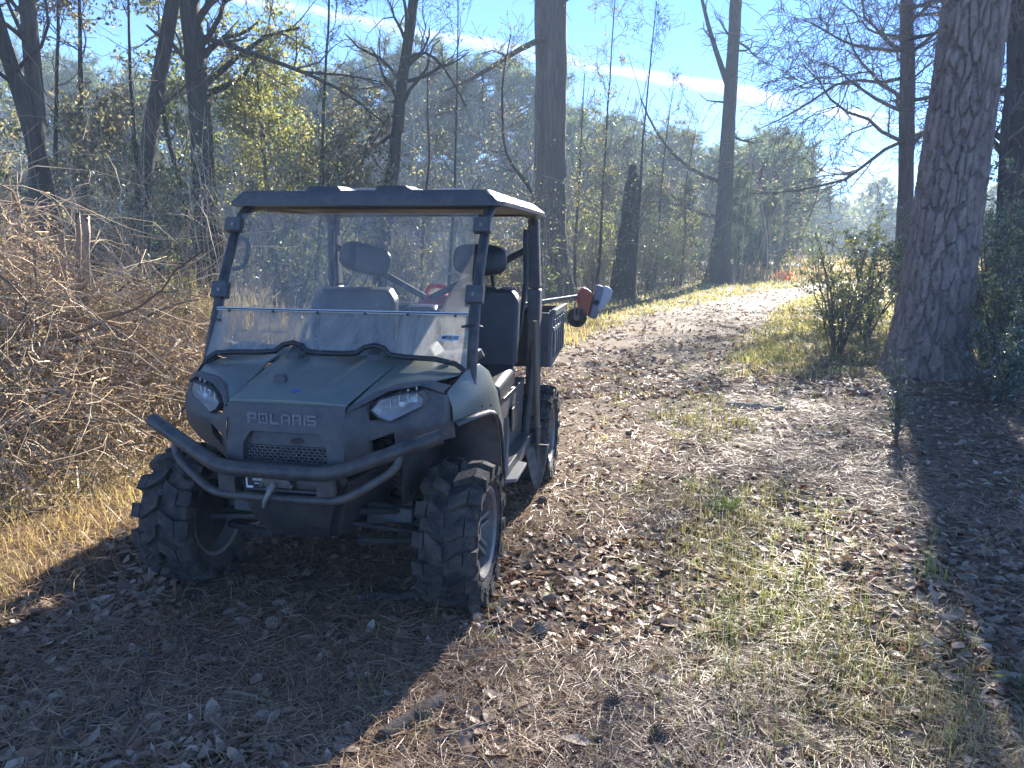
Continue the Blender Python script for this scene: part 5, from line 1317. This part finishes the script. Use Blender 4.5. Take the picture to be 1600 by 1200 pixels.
# fallen pine needles
def needles(n, y0, y1):
    x, y = in_view_pts(n, y0, y1); k = rng.uniform(0, 1, n) < 1.15 - sstep(.38, .6, fbm(x * 1.1, y * 1.1, 41)); x, y = x[k], y[k]; n = len(x); z = gz(x, y) + rng.uniform(.004, .024, n)
    a = rng.uniform(0, 6.283, n); l = rng.uniform(.08, .19, n); w = np.maximum(.0010, y * .00036)
    d = np.stack([np.cos(a), np.sin(a), rng.normal(0, .10, n)], 1); sd = np.stack([-np.sin(a), np.cos(a), rng.normal(0, .3, n)], 1)
    c = np.stack([x, y, z], 1); b = rng.normal(0, .12, n)[:, None] * sd * l[:, None] + np.array([0, 0, .006])
    p0 = c - d * l[:, None] / 2; p2 = c + d * l[:, None] / 2; p1 = c + b
    ww = (sd * w[:, None])
    v = np.stack([p0 - ww, p0 + ww, p1 + ww, p1 - ww, p2 + ww * .4, p2 - ww * .4], 1).reshape(-1, 3)
    i = np.arange(n) * 6
    f = np.concatenate([np.stack([i, i + 1, i + 2, i + 3], 1), np.stack([i + 3, i + 2, i + 4, i + 5], 1)])
    base = np.array([(.27, .155, .085), (.36, .235, .14), (.46, .33, .22), (.20, .12, .075)])[rng.integers(0, 4, n)] * rng.uniform(.7, 1.2, n)[:, None]
    return tag(mesh_np('pine_needles', v, [f], M['litter_needle'], GROUND, col=np.repeat(base, 6, 0)), kind='stuff')
needles(90000, 1.9, 10.0)

# grass
def blades(name, x, y, h, wd, cols, lean=.45, curve=.5, parent=None, mat='grass', zoff=0):
    n = len(x); z = gz(x, y) + zoff; a = rng.uniform(0, 6.283, n); ln = rng.uniform(.1, 1, n) * lean
    d = np.stack([np.cos(a) * ln, np.sin(a) * ln, np.ones(n)], 1); sd = np.stack([-np.sin(a), np.cos(a), np.zeros(n)], 1)
    c = np.stack([x, y, z - .01], 1); h = h[:, None]; wv = sd * wd[:, None]
    dr = np.stack([np.cos(a), np.sin(a), -.6 * np.ones(n)], 1) * (rng.uniform(0, 1, n) * curve)[:, None]
    p1 = c + d * h * .55; p2 = c + d * h * .95 + dr * h
    v = np.stack([c - wv, c + wv, p1 + wv * .75, p1 - wv * .75, p2], 1).reshape(-1, 3)
    i = np.arange(n) * 5
    f4 = np.stack([i, i + 1, i + 2, i + 3], 1); f3 = np.stack([i + 3, i + 2, i + 4], 1)
    cc = np.asarray(cols); w = rng.dirichlet(np.full(len(cc), .4), n)
    for q in range(len(cc)):      # clumps of one colour
        w[:, q] *= .15 + 2.2 * sstep(.42, .66, fbm(x * 1.6 + q * 9.1, y * 1.6, 300 + q, 3))
    w /= w.sum(1, keepdims=True)
    col = (w @ cc) * rng.uniform(.7, 1.25, n)[:, None]
    return mesh_np(name, v, [f4, f3], M[mat], parent, col=np.repeat(col, 5, 0))
DRY = [(.46, .36, .17), (.54, .45, .23), (.36, .26, .13), (.20, .23, .07), (.30, .19, .11), (.38, .26, .17)]
MIXG = [(.20, .24, .06), (.32, .29, .10), (.44, .36, .19), (.12, .19, .05), (.34, .24, .13)]
FRESH = [(.16, .24, .05), (.24, .32, .07), (.10, .17, .04)]
x, y = in_view_pts(150000, 1.9, 16); po = path_off(x, y)
k = rng.uniform(0, 1, len(x)) < np.where((po < -1.5) & (y < 9), .75 * grass_mask(x, y), .75 * grass_mask(x, y)) + .022
x, y = x[k], y[k]
left = path_off(x, y) < -1.3
q = np.where(~left)[0]; ctr = q[rng.integers(0, len(q), len(q) // 9 + 1)]; pick = ctr[rng.integers(0, len(ctr), len(q))]; mv = rng.uniform(0, 1, len(q)) < .75
nxq, nyq = x[pick] + rng.normal(0, .022, len(q)) * (1 + y[pick] * .12), y[pick] + rng.normal(0, .022, len(q)) * (1 + y[pick] * .12)
x[q] = np.where(mv, nxq, x[q]); y[q] = np.where(mv, nyq, y[q])
g1 = blades('dry_grass', x[left], y[left], rng.uniform(.04, .22, left.sum()) * (.6 + .9 * fbm(x[left] * 1.3, y[left] * 1.3, 77)), np.maximum(.0016, y[left] * .0006), DRY, .9, .7); tag(g1, 'dry straw-coloured grass on the verge in front of the brush', 'grass', kind='stuff')
g2 = blades('grass', x[~left], y[~left], rng.uniform(.04, .15, (~left).sum()), np.maximum(.0014, y[~left] * .0006), MIXG, .9, .7); tag(g2, 'thin short grass in patches along the middle of the track', 'grass', kind='stuff')
x, y = in_view_pts(110000, 9, 45, 1.0, .9); k = rng.uniform(0, 1, len(x)) < .9 * grass_mask(x, y) * (np.abs(path_off(x, y)) < 7) * (.25 + .9 * sstep(.38, .6, fbm(x * .8, y * .8, 93))); x, y = x[k], y[k]
n = 22000; yb = rng.uniform(4.3, 9.0, n); xb = np.interp(yb, PATH[:, 1], PATH[:, 0]) - rng.uniform(1.75, 5.0, n)
k = rng.uniform(0, 1, n) < .25 + .75 * sstep(.45, .65, fbm(xb * 1.7, yb * 1.7, 66)); xb, yb = xb[k], yb[k]
gb = blades('brush_grass', xb, yb, rng.uniform(.25, 1.0, len(xb)) * sstep(2.2, 3.6, -path_off(xb, yb)) + .08, np.maximum(.0022, yb * .0005), [(.50, .39, .24), (.42, .30, .18), (.58, .48, .32), (.34, .24, .15), (.26, .28, .10)], .5, .6); tag(gb, 'upright tan dead grass growing through the left brush', 'grass', kind='stuff')
g3 = blades('verge_grass', x, y, rng.uniform(.04, .18, len(x)), y * .0008, [(.24, .26, .07), (.36, .34, .11), (.47, .39, .20), (.36, .26, .14)], .8, .5); tag(g3, 'yellow-green grass along both sides of the far track', 'grass', kind='stuff')
n = 26000; y = rng.uniform(36, 95, n); x = np.interp(y, PATH[:, 1], PATH[:, 0]) + rng.uniform(-12, 34, n)
k = (x > 9) & (np.abs(path_off(x, y)) > 1.6); x, y = x[k], y[k]
g4 = blades('tall_field_grass', x, y, rng.uniform(.4, 1.25, len(x)), rng.uniform(.012, .03, len(x)), [(.48, .36, .18), (.40, .27, .13), (.55, .44, .24), (.33, .24, .15)], .35, .35); tag(g4, 'tall tan dead grass filling the far field at the end of the track', 'grass', kind='stuff')
# two separate fresh tufts
for (tx, ty, hh, nn, lab) in ((-3.38, 5.35, .34, 26, 'bright green grass tuft in front of the brush on the left'), (2.03, 3.42, .30, 9, 'thin bright green grass shoot at the edge of the pine shadow'), (1.34, 4.47, .13, 60, 'low green grass tuft on the track right of the front wheel'), (2.05, 6.6, .15, 50, 'small olive grass tuft on the track beyond the others')):
    a = rng.normal(0, .06 if nn > 20 else .03, (nn, 2))
    tag(blades('grass_tuft', tx + a[:, 0], ty + a[:, 1], rng.uniform(.5, 1, nn) * hh, np.full(nn, .004), FRESH if 'bright' in lab or 'low green' in lab else MIXG, .35, .4), lab, 'grass tuft', kind='thing')

# ------------------------------------------------------------------ dry brush on the left
def brush_top(x, y):
    """height of the brush mass above the bank, as a function of place"""
    po = path_off(x, y)
    h = 1.75 * sstep(1.95, 3.5, -po) * sstep(3.6, 5.2, y) * (1 - sstep(7.6, 9.4, y))
    return h * (.30 + 1.25 * fbm(x * 1.1, y * 1.1, 55) ** 1.3) * (1 - .62 * sstep(5.9, 7.6, y))
def brush(n, npts, lr, rr, seed, cols, name, label, lo=.0):
    r = np.random.default_rng(seed)
    y = r.uniform(4.0, 9.4, n * 3); x = np.interp(y, PATH[:, 1], PATH[:, 0]) - r.uniform(2.1, 5.6, n * 3)
    bt = brush_top(x, y); k = np.where(r.uniform(0, 1.2, n * 3) < bt)[0][:n]; x, y, bt = x[k], y[k], bt[k]; n = len(k)
    z = gz(x, y) + bt * r.uniform(lo, 1, n) ** .8
    a = r.uniform(0, 6.283, n); d = np.stack([np.cos(a), np.sin(a), r.normal(.25, .5, n)], 1); d = unit(d)
    L = r.uniform(*lr, n); P = np.empty((n, npts, 3)); P[:, 0] = np.stack([x, y, z], 1)
    for s in range(1, npts):
        d = unit(d + r.normal(size=(n, 3)) * .28 + np.array([0, 0, -.10])); P[:, s] = P[:, s - 1] + d * (L / (npts - 1))[:, None]
    P[:, :, 2] = np.maximum(P[:, :, 2], gz(P[:, :, 0], P[:, :, 1]) + .01)
    # keep the stems off the track
    lim = np.interp(P[:, :, 1], PATH[:, 1], PATH[:, 0]) - 1.75
    P[:, :, 0] = np.minimum(P[:, :, 0], lim)
    Rd = r.uniform(*rr, n)[:, None] * np.linspace(1, .4, npts)[None]
    v, f = tubes(P, Rd, 3); cc = np.asarray(cols); w = r.dirichlet(np.full(len(cc), .35), n) @ cc * r.uniform(.6, 1.2, n)[:, None]
    o = mesh_np(name, v, [f], M['brush'], None, col=np.repeat(w, npts * 3, 0)); tag(o, label, 'brush', kind='stuff')
    return o
brush(6500, 7, (.25, 1.1), (.0014, .0060), 1, [(.25, .175, .12), (.38, .28, .185), (.15, .105, .08), (.52, .42, .28), (.38, .25, .16)], 'dry_brush', 'tangled mass of dry brown vines and stems on the left bank')
brush(1500, 9, (.6, 2.0), (.002, .0055), 2, [(.50, .42, .30), (.60, .50, .36), (.36, .28, .19)], 'pale_vines', 'long pale dead stems arching over the left brush')
brush(170, 8, (.5, 1.6), (.006, .016), 3, [(.16, .12, .09), (.28, .21, .15), (.10, .08, .065)], 'brush_limbs', 'thicker dead limbs mixed into the left brush')
# dead leaves caught in the brush
r = np.random.default_rng(77); n = 52000; y = r.uniform(4.2, 9.2, n); x = np.interp(y, PATH[:, 1], PATH[:, 0]) - r.uniform(2.1, 5.4, n); bt = brush_top(x, y); k = r.uniform(0, 1, n) < bt; x, y, bt = x[k], y[k], bt[k]
pos = np.stack([x, y, gz(x, y) + bt * r.uniform(0, 1, len(x)) ** .7], 1); v, f, c = leaves(r, pos, .045, .28, None, .3, [(.38, .25, .13), (.52, .38, .21), (.26, .165, .095), (.60, .48, .30)])
tag(mesh_np('dead_brush_leaves', v, [f], M['litter'], None, col=c), 'small curled dead leaves caught in the left brush', 'dead leaves', kind='stuff')
# tall weed stalks in front of the left trees
def stalk_set(name, label, n, box, hr, cols, seed, rad=.004, kind='stuff'):
    r = np.random.default_rng(seed); x = r.uniform(box[0], box[1], n); y = r.uniform(box[2], box[3], n); k = (np.abs(path_off(x, y)) > 2.6) & ~((np.abs(x - y * .148) < .5) & (y < 22.3) & (y > 16)); x, y = x[k], y[k]; n = len(x); h = r.uniform(*hr, n); npts = 7
    P = np.empty((n, npts, 3)); P[:, 0] = np.stack([x, y, gz(x, y)], 1); d = unit(np.stack([r.normal(0, .18, n), r.normal(0, .18, n), np.ones(n)], 1))
    for s in range(1, npts):
        d = unit(d + r.normal(size=(n, 3)) * .10 * np.array([1, 1, .4])); P[:, s] = P[:, s - 1] + d * (h / (npts - 1))[:, None]
    Rd = rad * r.uniform(.6, 1.3, n)[:, None] * np.linspace(1, .3, npts)[None]
    P2, R2 = sprout(r, P, Rd, n * 4, (.3, 1), (25, 65), (hr[0] * .12, hr[1] * .28), .7, 5, .25, .02)
    v, f = cat(tubes(P, Rd, 3), tubes(P2, np.maximum(R2, rad * .35), 3)); cc = np.asarray(cols)
    nv = len(v); col = np.concatenate([np.repeat(r.dirichlet(np.full(len(cc), .4), n) @ cc, npts * 3, 0), np.repeat(r.dirichlet(np.full(len(cc), .4), n * 4) @ cc, 15, 0)])
    return tag(mesh_np(name, v, [f], M['brush'], None, col=col), label, 'thicket', kind=kind)
BR = [(.24, .19, .14), (.36, .29, .22), (.16, .125, .10), (.48, .40, .29)]
stalk_set('weed_stalks', 'thin dry stalks standing between the brush and the left trees', 420, (-8.5, -2.6, 8.2, 13.5), (1.0, 3.2), BR + [(.5, .42, .28)], 11, .005)
stalk_set('thicket', 'thicket of thin grey stems behind the vehicle and left of the track', 900, (-7, 7.2, 17, 34), (1.2, 4.2), BR, 12, .010)
stalk_set('right_thicket', 'thin stems among the shrubs right of the big pine', 240, (6.5, 13, 9, 20), (1.0, 3.2), BR, 13, .006)
stalk_set('woods_edge', 'grey twiggy undergrowth at the edge of the background woods', 1500, (-32, 16, 34, 56), (2.0, 6.5), BR, 14, .020)
stalk_set('bare_woods', 'tall bare grey trees massed behind the vehicle', 420, (-34, 8, 38, 60), (6.0, 11.5), BR, 16, .045)
stalk_set('far_thicket', 'grey bare thicket beyond the far field', 900, (16, 75, 70, 115), (2.5, 6.0), BR, 15, .035)
def leafcloud(name, label, n, box, zr, size, cols, seed, mat='leaf'):
    r = np.random.default_rng(seed); x = r.uniform(box[0], box[1], n); y = r.uniform(box[2], box[3], n)
    k = (fbm(x * .5, y * .5, seed) + .25 * r.uniform(-1, 1, n) > .45) & (np.abs(path_off(x, y)) > 2.4); x, y = x[k], y[k]
    z = gz(x, y) + zr[0] + (zr[1] - zr[0]) * r.uniform(0, 1, len(x)) ** 1.4 * (.5 + fbm(x * .35, y * .35, seed + 1))
    v, f, c = leaves(r, np.stack([x, y, z], 1), size, .5, None, .1, cols)
    return tag(mesh_np(name, v, [f], M[mat], None, col=c), label, 'foliage', kind='stuff')
leafcloud('thicket_foliage', 'sparse small leaves scattered through the thicket left of the track', 15000, (-7, 7.2, 17, 34), (.1, 3.2), .085, OLIVE + GREEN, 61)
leafcloud('woods_foliage', 'dull mixed foliage in front of the background woods', 40000, (-36, 18, 36, 58), (.1, 7.5), .18, OLIVE + PINEG + [(.24, .19, .12)], 62)
leafcloud('bank_foliage', 'small green leaves of ground plants between the left trunks', 9000, (-9.5, -2.4, 9.4, 15), (.0, 2.4), .06, DGREEN + GREEN, 63, 'leaf_gloss')
leafcloud('right_foliage', 'low evergreen leaves on the shaded ground right of the big pine', 9000, (5.6, 12, 6.8, 16), (.0, 1.6), .05, DGREEN + GREEN, 64, 'leaf_gloss')

# far woods: one mass behind everything
def far_woods():
    r = np.random.default_rng(91); n = 330; ang = r.uniform(-48, 48, n); dist = r.uniform(105, 190, n)
    x = np.sin(np.radians(ang)) * dist; y = np.cos(np.radians(ang)) * dist; h = r.uniform(6.5, 10.5, n) * np.where(ang < 8, 1.5, 1.0)
    m = 420; t = r.uniform(0, 1, (n, m)) ; a = r.uniform(0, 6.283, (n, m)); rr_ = np.sqrt(r.uniform(0, 1, (n, m))) * (2.9 * np.sin(np.pi * np.clip(t * .85 + .15, 0, 1)) + .3)
    P = np.stack([x[:, None] + rr_ * np.cos(a), y[:, None] + rr_ * np.sin(a), h[:, None] * (.08 + .92 * t)], -1).reshape(-1, 3)
    v, f, c = leaves(r, P, .85, .6, None, 0, PINEG + OLIVE)
    return tag(mesh_np('distant_woods', v, [f], M['needle'], None, col=c), 'hazy line of distant woods beyond the far field', 'woods', kind='stuff')
far_woods()

# ------------------------------------------------------------------ single pieces on the ground
def stick(name, label, pts, r0, r1, mat='twig_pale', cat_='stick', sides=8, seed=1):
    q = resample(np.array(pts, float), 14); rg = np.random.default_rng(seed); q[1:-1] += rg.normal(size=(12, 3)) * r0 * (.35 if cat_ != 'stub' else .10)
    base = q[0].copy(); v, f = tubes((q - base)[None], np.linspace(r0, r1, 14)[None], sides)
    nn = 14 * sides; caps = [np.arange(sides)[::-1][None], (np.arange(sides) + nn - sides)[None]]
    o = mesh_np(name, v, [f] + caps, M[mat], None, smooth=True); o.location = base
    return tag(o, label, cat_)
def on(x, y, h=0.0): return (x, y, float(gz(x, y)) + h)
stick('fallen_pole', 'long pale fallen pole slanting from the grass into the left brush', [on(-3.33, 5.2, .02), (-3.12, 5.4, .27), (-2.87, 5.75, .60), (-2.7, 6.1, .85)], .014, .009, 'wood_pale')
stick('stick', 'bent grey stick lying in the vehicle shadow at lower left', [on(-1.47, 2.22, .015), on(-1.33, 2.42, .02), on(-1.36, 2.6, .015), on(-1.47, 2.78, .02)], .011, .007, 'bark_grey')
stick('stick', 'short crooked pale stick in the vehicle shadow', [on(-1.02, 2.5, .012), on(-.93, 2.47, .02), on(-.84, 2.43, .012)], .008, .005)
stick('stick', 'thin stick at the sunlit edge near the bottom centre', [on(-.25, 2.22, .015), on(-.12, 2.3, .02), on(-.02, 2.36, .012)], .007, .004)
stick('log', 'short weathered log lying across the track near the tufts', [on(2.16, 7.45, .008), on(2.4, 7.36, .012), on(2.66, 7.25, .005)], .038, .028, 'wood_pale', 'log')
for (bx_, by_, rz_, lab) in ((-.55, 3.26, .15, 'flat strip of grey bark lying just in front of the right front wheel'), (-.33, 2.36, .9, 'curved slab of brown bark near the bottom edge in the vehicle shadow')):
    mb = MB(); L_ = .30; mb.grid([[((i / 8 - .5) * L_, (j / 4 - .5) * .075 * (1 - .3 * abs(i / 4 - 1)), .012 + .02 * (1 - (j / 2 - 1) ** 2) + .006 * math.sin(i * 2.1 + j)) for j in range(5)] for i in range(9)])
    o = mb.build('bark_strip', M['bark_grey'], None, solid=.006, smooth=40); o.location = on(bx_, by_); o.rotation_euler = (0, 0, rz_); tag(o, lab, 'bark')
# cut stubs in the brush
M['stub_wood'] = surf('stub_wood', (.13, .10, .08), (.40, .31, .22), .85, 9, .6, 50, stretch=(1.5, 1.5, .12))
for i, (a, b, r_, lab) in enumerate([((-3.45, 5.85, .55), (-3.18, 5.75, 1.77), .040, 'pale cut stub standing tallest in the left brush'), ((-3.52, 5.9, .55), (-3.27, 5.8, 1.80), .028, 'thin pale split stub against the tallest one in the brush'), ((-3.62, 6.0, .55), (-3.48, 5.92, 1.66), .034, 'brown broken stub left of the pale stubs in the brush')]):
    o = stick('cut_stub', lab, [a, tuple((a[k] + b[k]) / 2 + (.05 if k == 0 else 0) for k in range(3)), b], r_ * .9, r_ * .62, 'stub_wood', 'stub', 10, i)
    for k_ in range(10): o.data.vertices[13 * 10 + k_].co.z += .10 * ((k_ * 7 + i * 3) % 10) / 10 - .03
for i, (pts, lab) in enumerate([([(-4.6, 6.2, 1.2), (-4.0, 5.9, 1.0), (-3.5, 5.75, 1.05), (-3.2, 5.75, .78), (-2.95, 5.8, .70)], 'dark bent branch running through the middle of the left brush'), ([(-4.5, 5.6, .9), (-3.9, 5.4, .75), (-3.4, 5.35, .55)], 'dark fallen branch low in the left brush')]):
    stick('branch', lab, pts, .018, .008, 'bark_dark', 'branch', 7, 30 + i)
# pine cones
def cone_mesh():
    mb = MB(); mb.lathe([(.001, -.034), (.012, -.030), (.019, -.008), (.016, .016), (.006, .034), (.001, .037)], 10, 'z')
    for k in range(78):
        t = k / 77; z = -.032 + .064 * t; a = k * 2.39996; rr_ = .030 * math.sin(math.pi * min(1, t * .78 + .17)) + .004; w = .010 * (1 - .4 * t)
        d = V((math.cos(a), math.sin(a), 0)); s_ = V((-math.sin(a), math.cos(a), 0)); c0 = V((0, 0, z)) + d * .008; tip = V((0, 0, z + .005)) + d * rr_
        mb.add([c0 - s_ * w * .6, c0 + s_ * w * .6, tip + s_ * w * .7, tip + d * .003 + V((0, 0, .002)), tip - s_ * w * .7, tip + V((0, 0, -.005))], [(0, 1, 2, 3, 4), (1, 0, 5), (2, 1, 5), (0, 4, 5), (3, 2, 5), (4, 3, 5)])
    return mb
M['cone'] = surf('cone', (.16, .11, .07), (.36, .27, .19), .75, 60)
co0 = cone_mesh().build('pine_cone', M['cone'], None, smooth=0, recalc=False)
CONES = [(-.16, 3.14, 'pine cone against the bottom of the front wheel nearest the track middle'), (-.30, 2.36, 'pine cone at the sunlit edge of the vehicle shadow near the bottom'), (.13, 2.97, 'dark pine cone lying in the sun right of the vehicle shadow'), (.37, 2.46, 'pine cone in the litter near the bottom centre'), (.50, 2.27, 'pine cone closest to the bottom edge'), (1.47, 2.62, 'long pine cone beside the shadow edge at lower right'), (-1.02, 3.0, 'pine cone in the dark shadow under the bumper'), (.20, 4.6, 'pine cone on the track beside the rear step'), (1.02, 6.4, 'pine cone in the middle of the sunny track')]
for i, (x_, y_, lab) in enumerate(CONES):
    o = co0 if i == 0 else co0.copy()
    if i: link(o)
    s_ = .72 + .25 * ((i * 7) % 5) / 5; o.scale = (s_, s_, s_ * 1.15); o.location = on(x_, y_, +.027 * s_); o.rotation_euler = (R(80 + 8 * (i % 3)), 0, i * 1.7); tag(o, lab, 'pine cone', 'fallen pine cones')
# dry leaf clusters hanging in the slender tree
r = np.random.default_rng(88); Pb = np.stack([np.linspace(-2.35, -3.5, 10), np.full(10, 14.9), np.linspace(4.0, 2.2, 10)], 1); pos = Pb[r.integers(0, 10, 520)] + r.normal(size=(520, 3)) * np.array([.14, .14, .22])
v, f, c = leaves(r, pos, .10, .5, None, 1.2, [(.055, .035, .025), (.09, .06, .04), (.035, .025, .02)])
hb = empty('broken_branch', (-2.35, 14.9, 4.0)); tag(hb, 'broken branch with dark dead leaves hanging off the slender trunk', 'branch')
mesh_np('dead_leaves', v - np.array([-2.35, 14.9, 4.0]), [f], M['leaf'], hb, col=c)
vv, ff = tubes((Pb - Pb[0])[None], np.linspace(.02, .006, 10)[None], 6); mesh_np('stem', vv, [ff], M['bark_dark'], hb)
# ------------------------------------------------------------------ air
hz, ns, ls = newmat('haze')
out = nd(ns, 'ShaderNodeOutputMaterial'); pv = nd(ns, 'ShaderNodeVolumePrincipled')
pv.inputs['Color'].default_value = (.58, .79, 1.0, 1); pv.inputs['Density'].default_value = .0026; pv.inputs['Anisotropy'].default_value = .1
ls.new(pv.outputs[0], out.inputs['Volume'])
mb = MB(); mb.box((0, 85, 9.2), (420, 240, 21.6))
ho = mb.build('haze', hz, None, smooth=0); tag(ho, kind='stuff')
ho.display_type = 'WIRE'
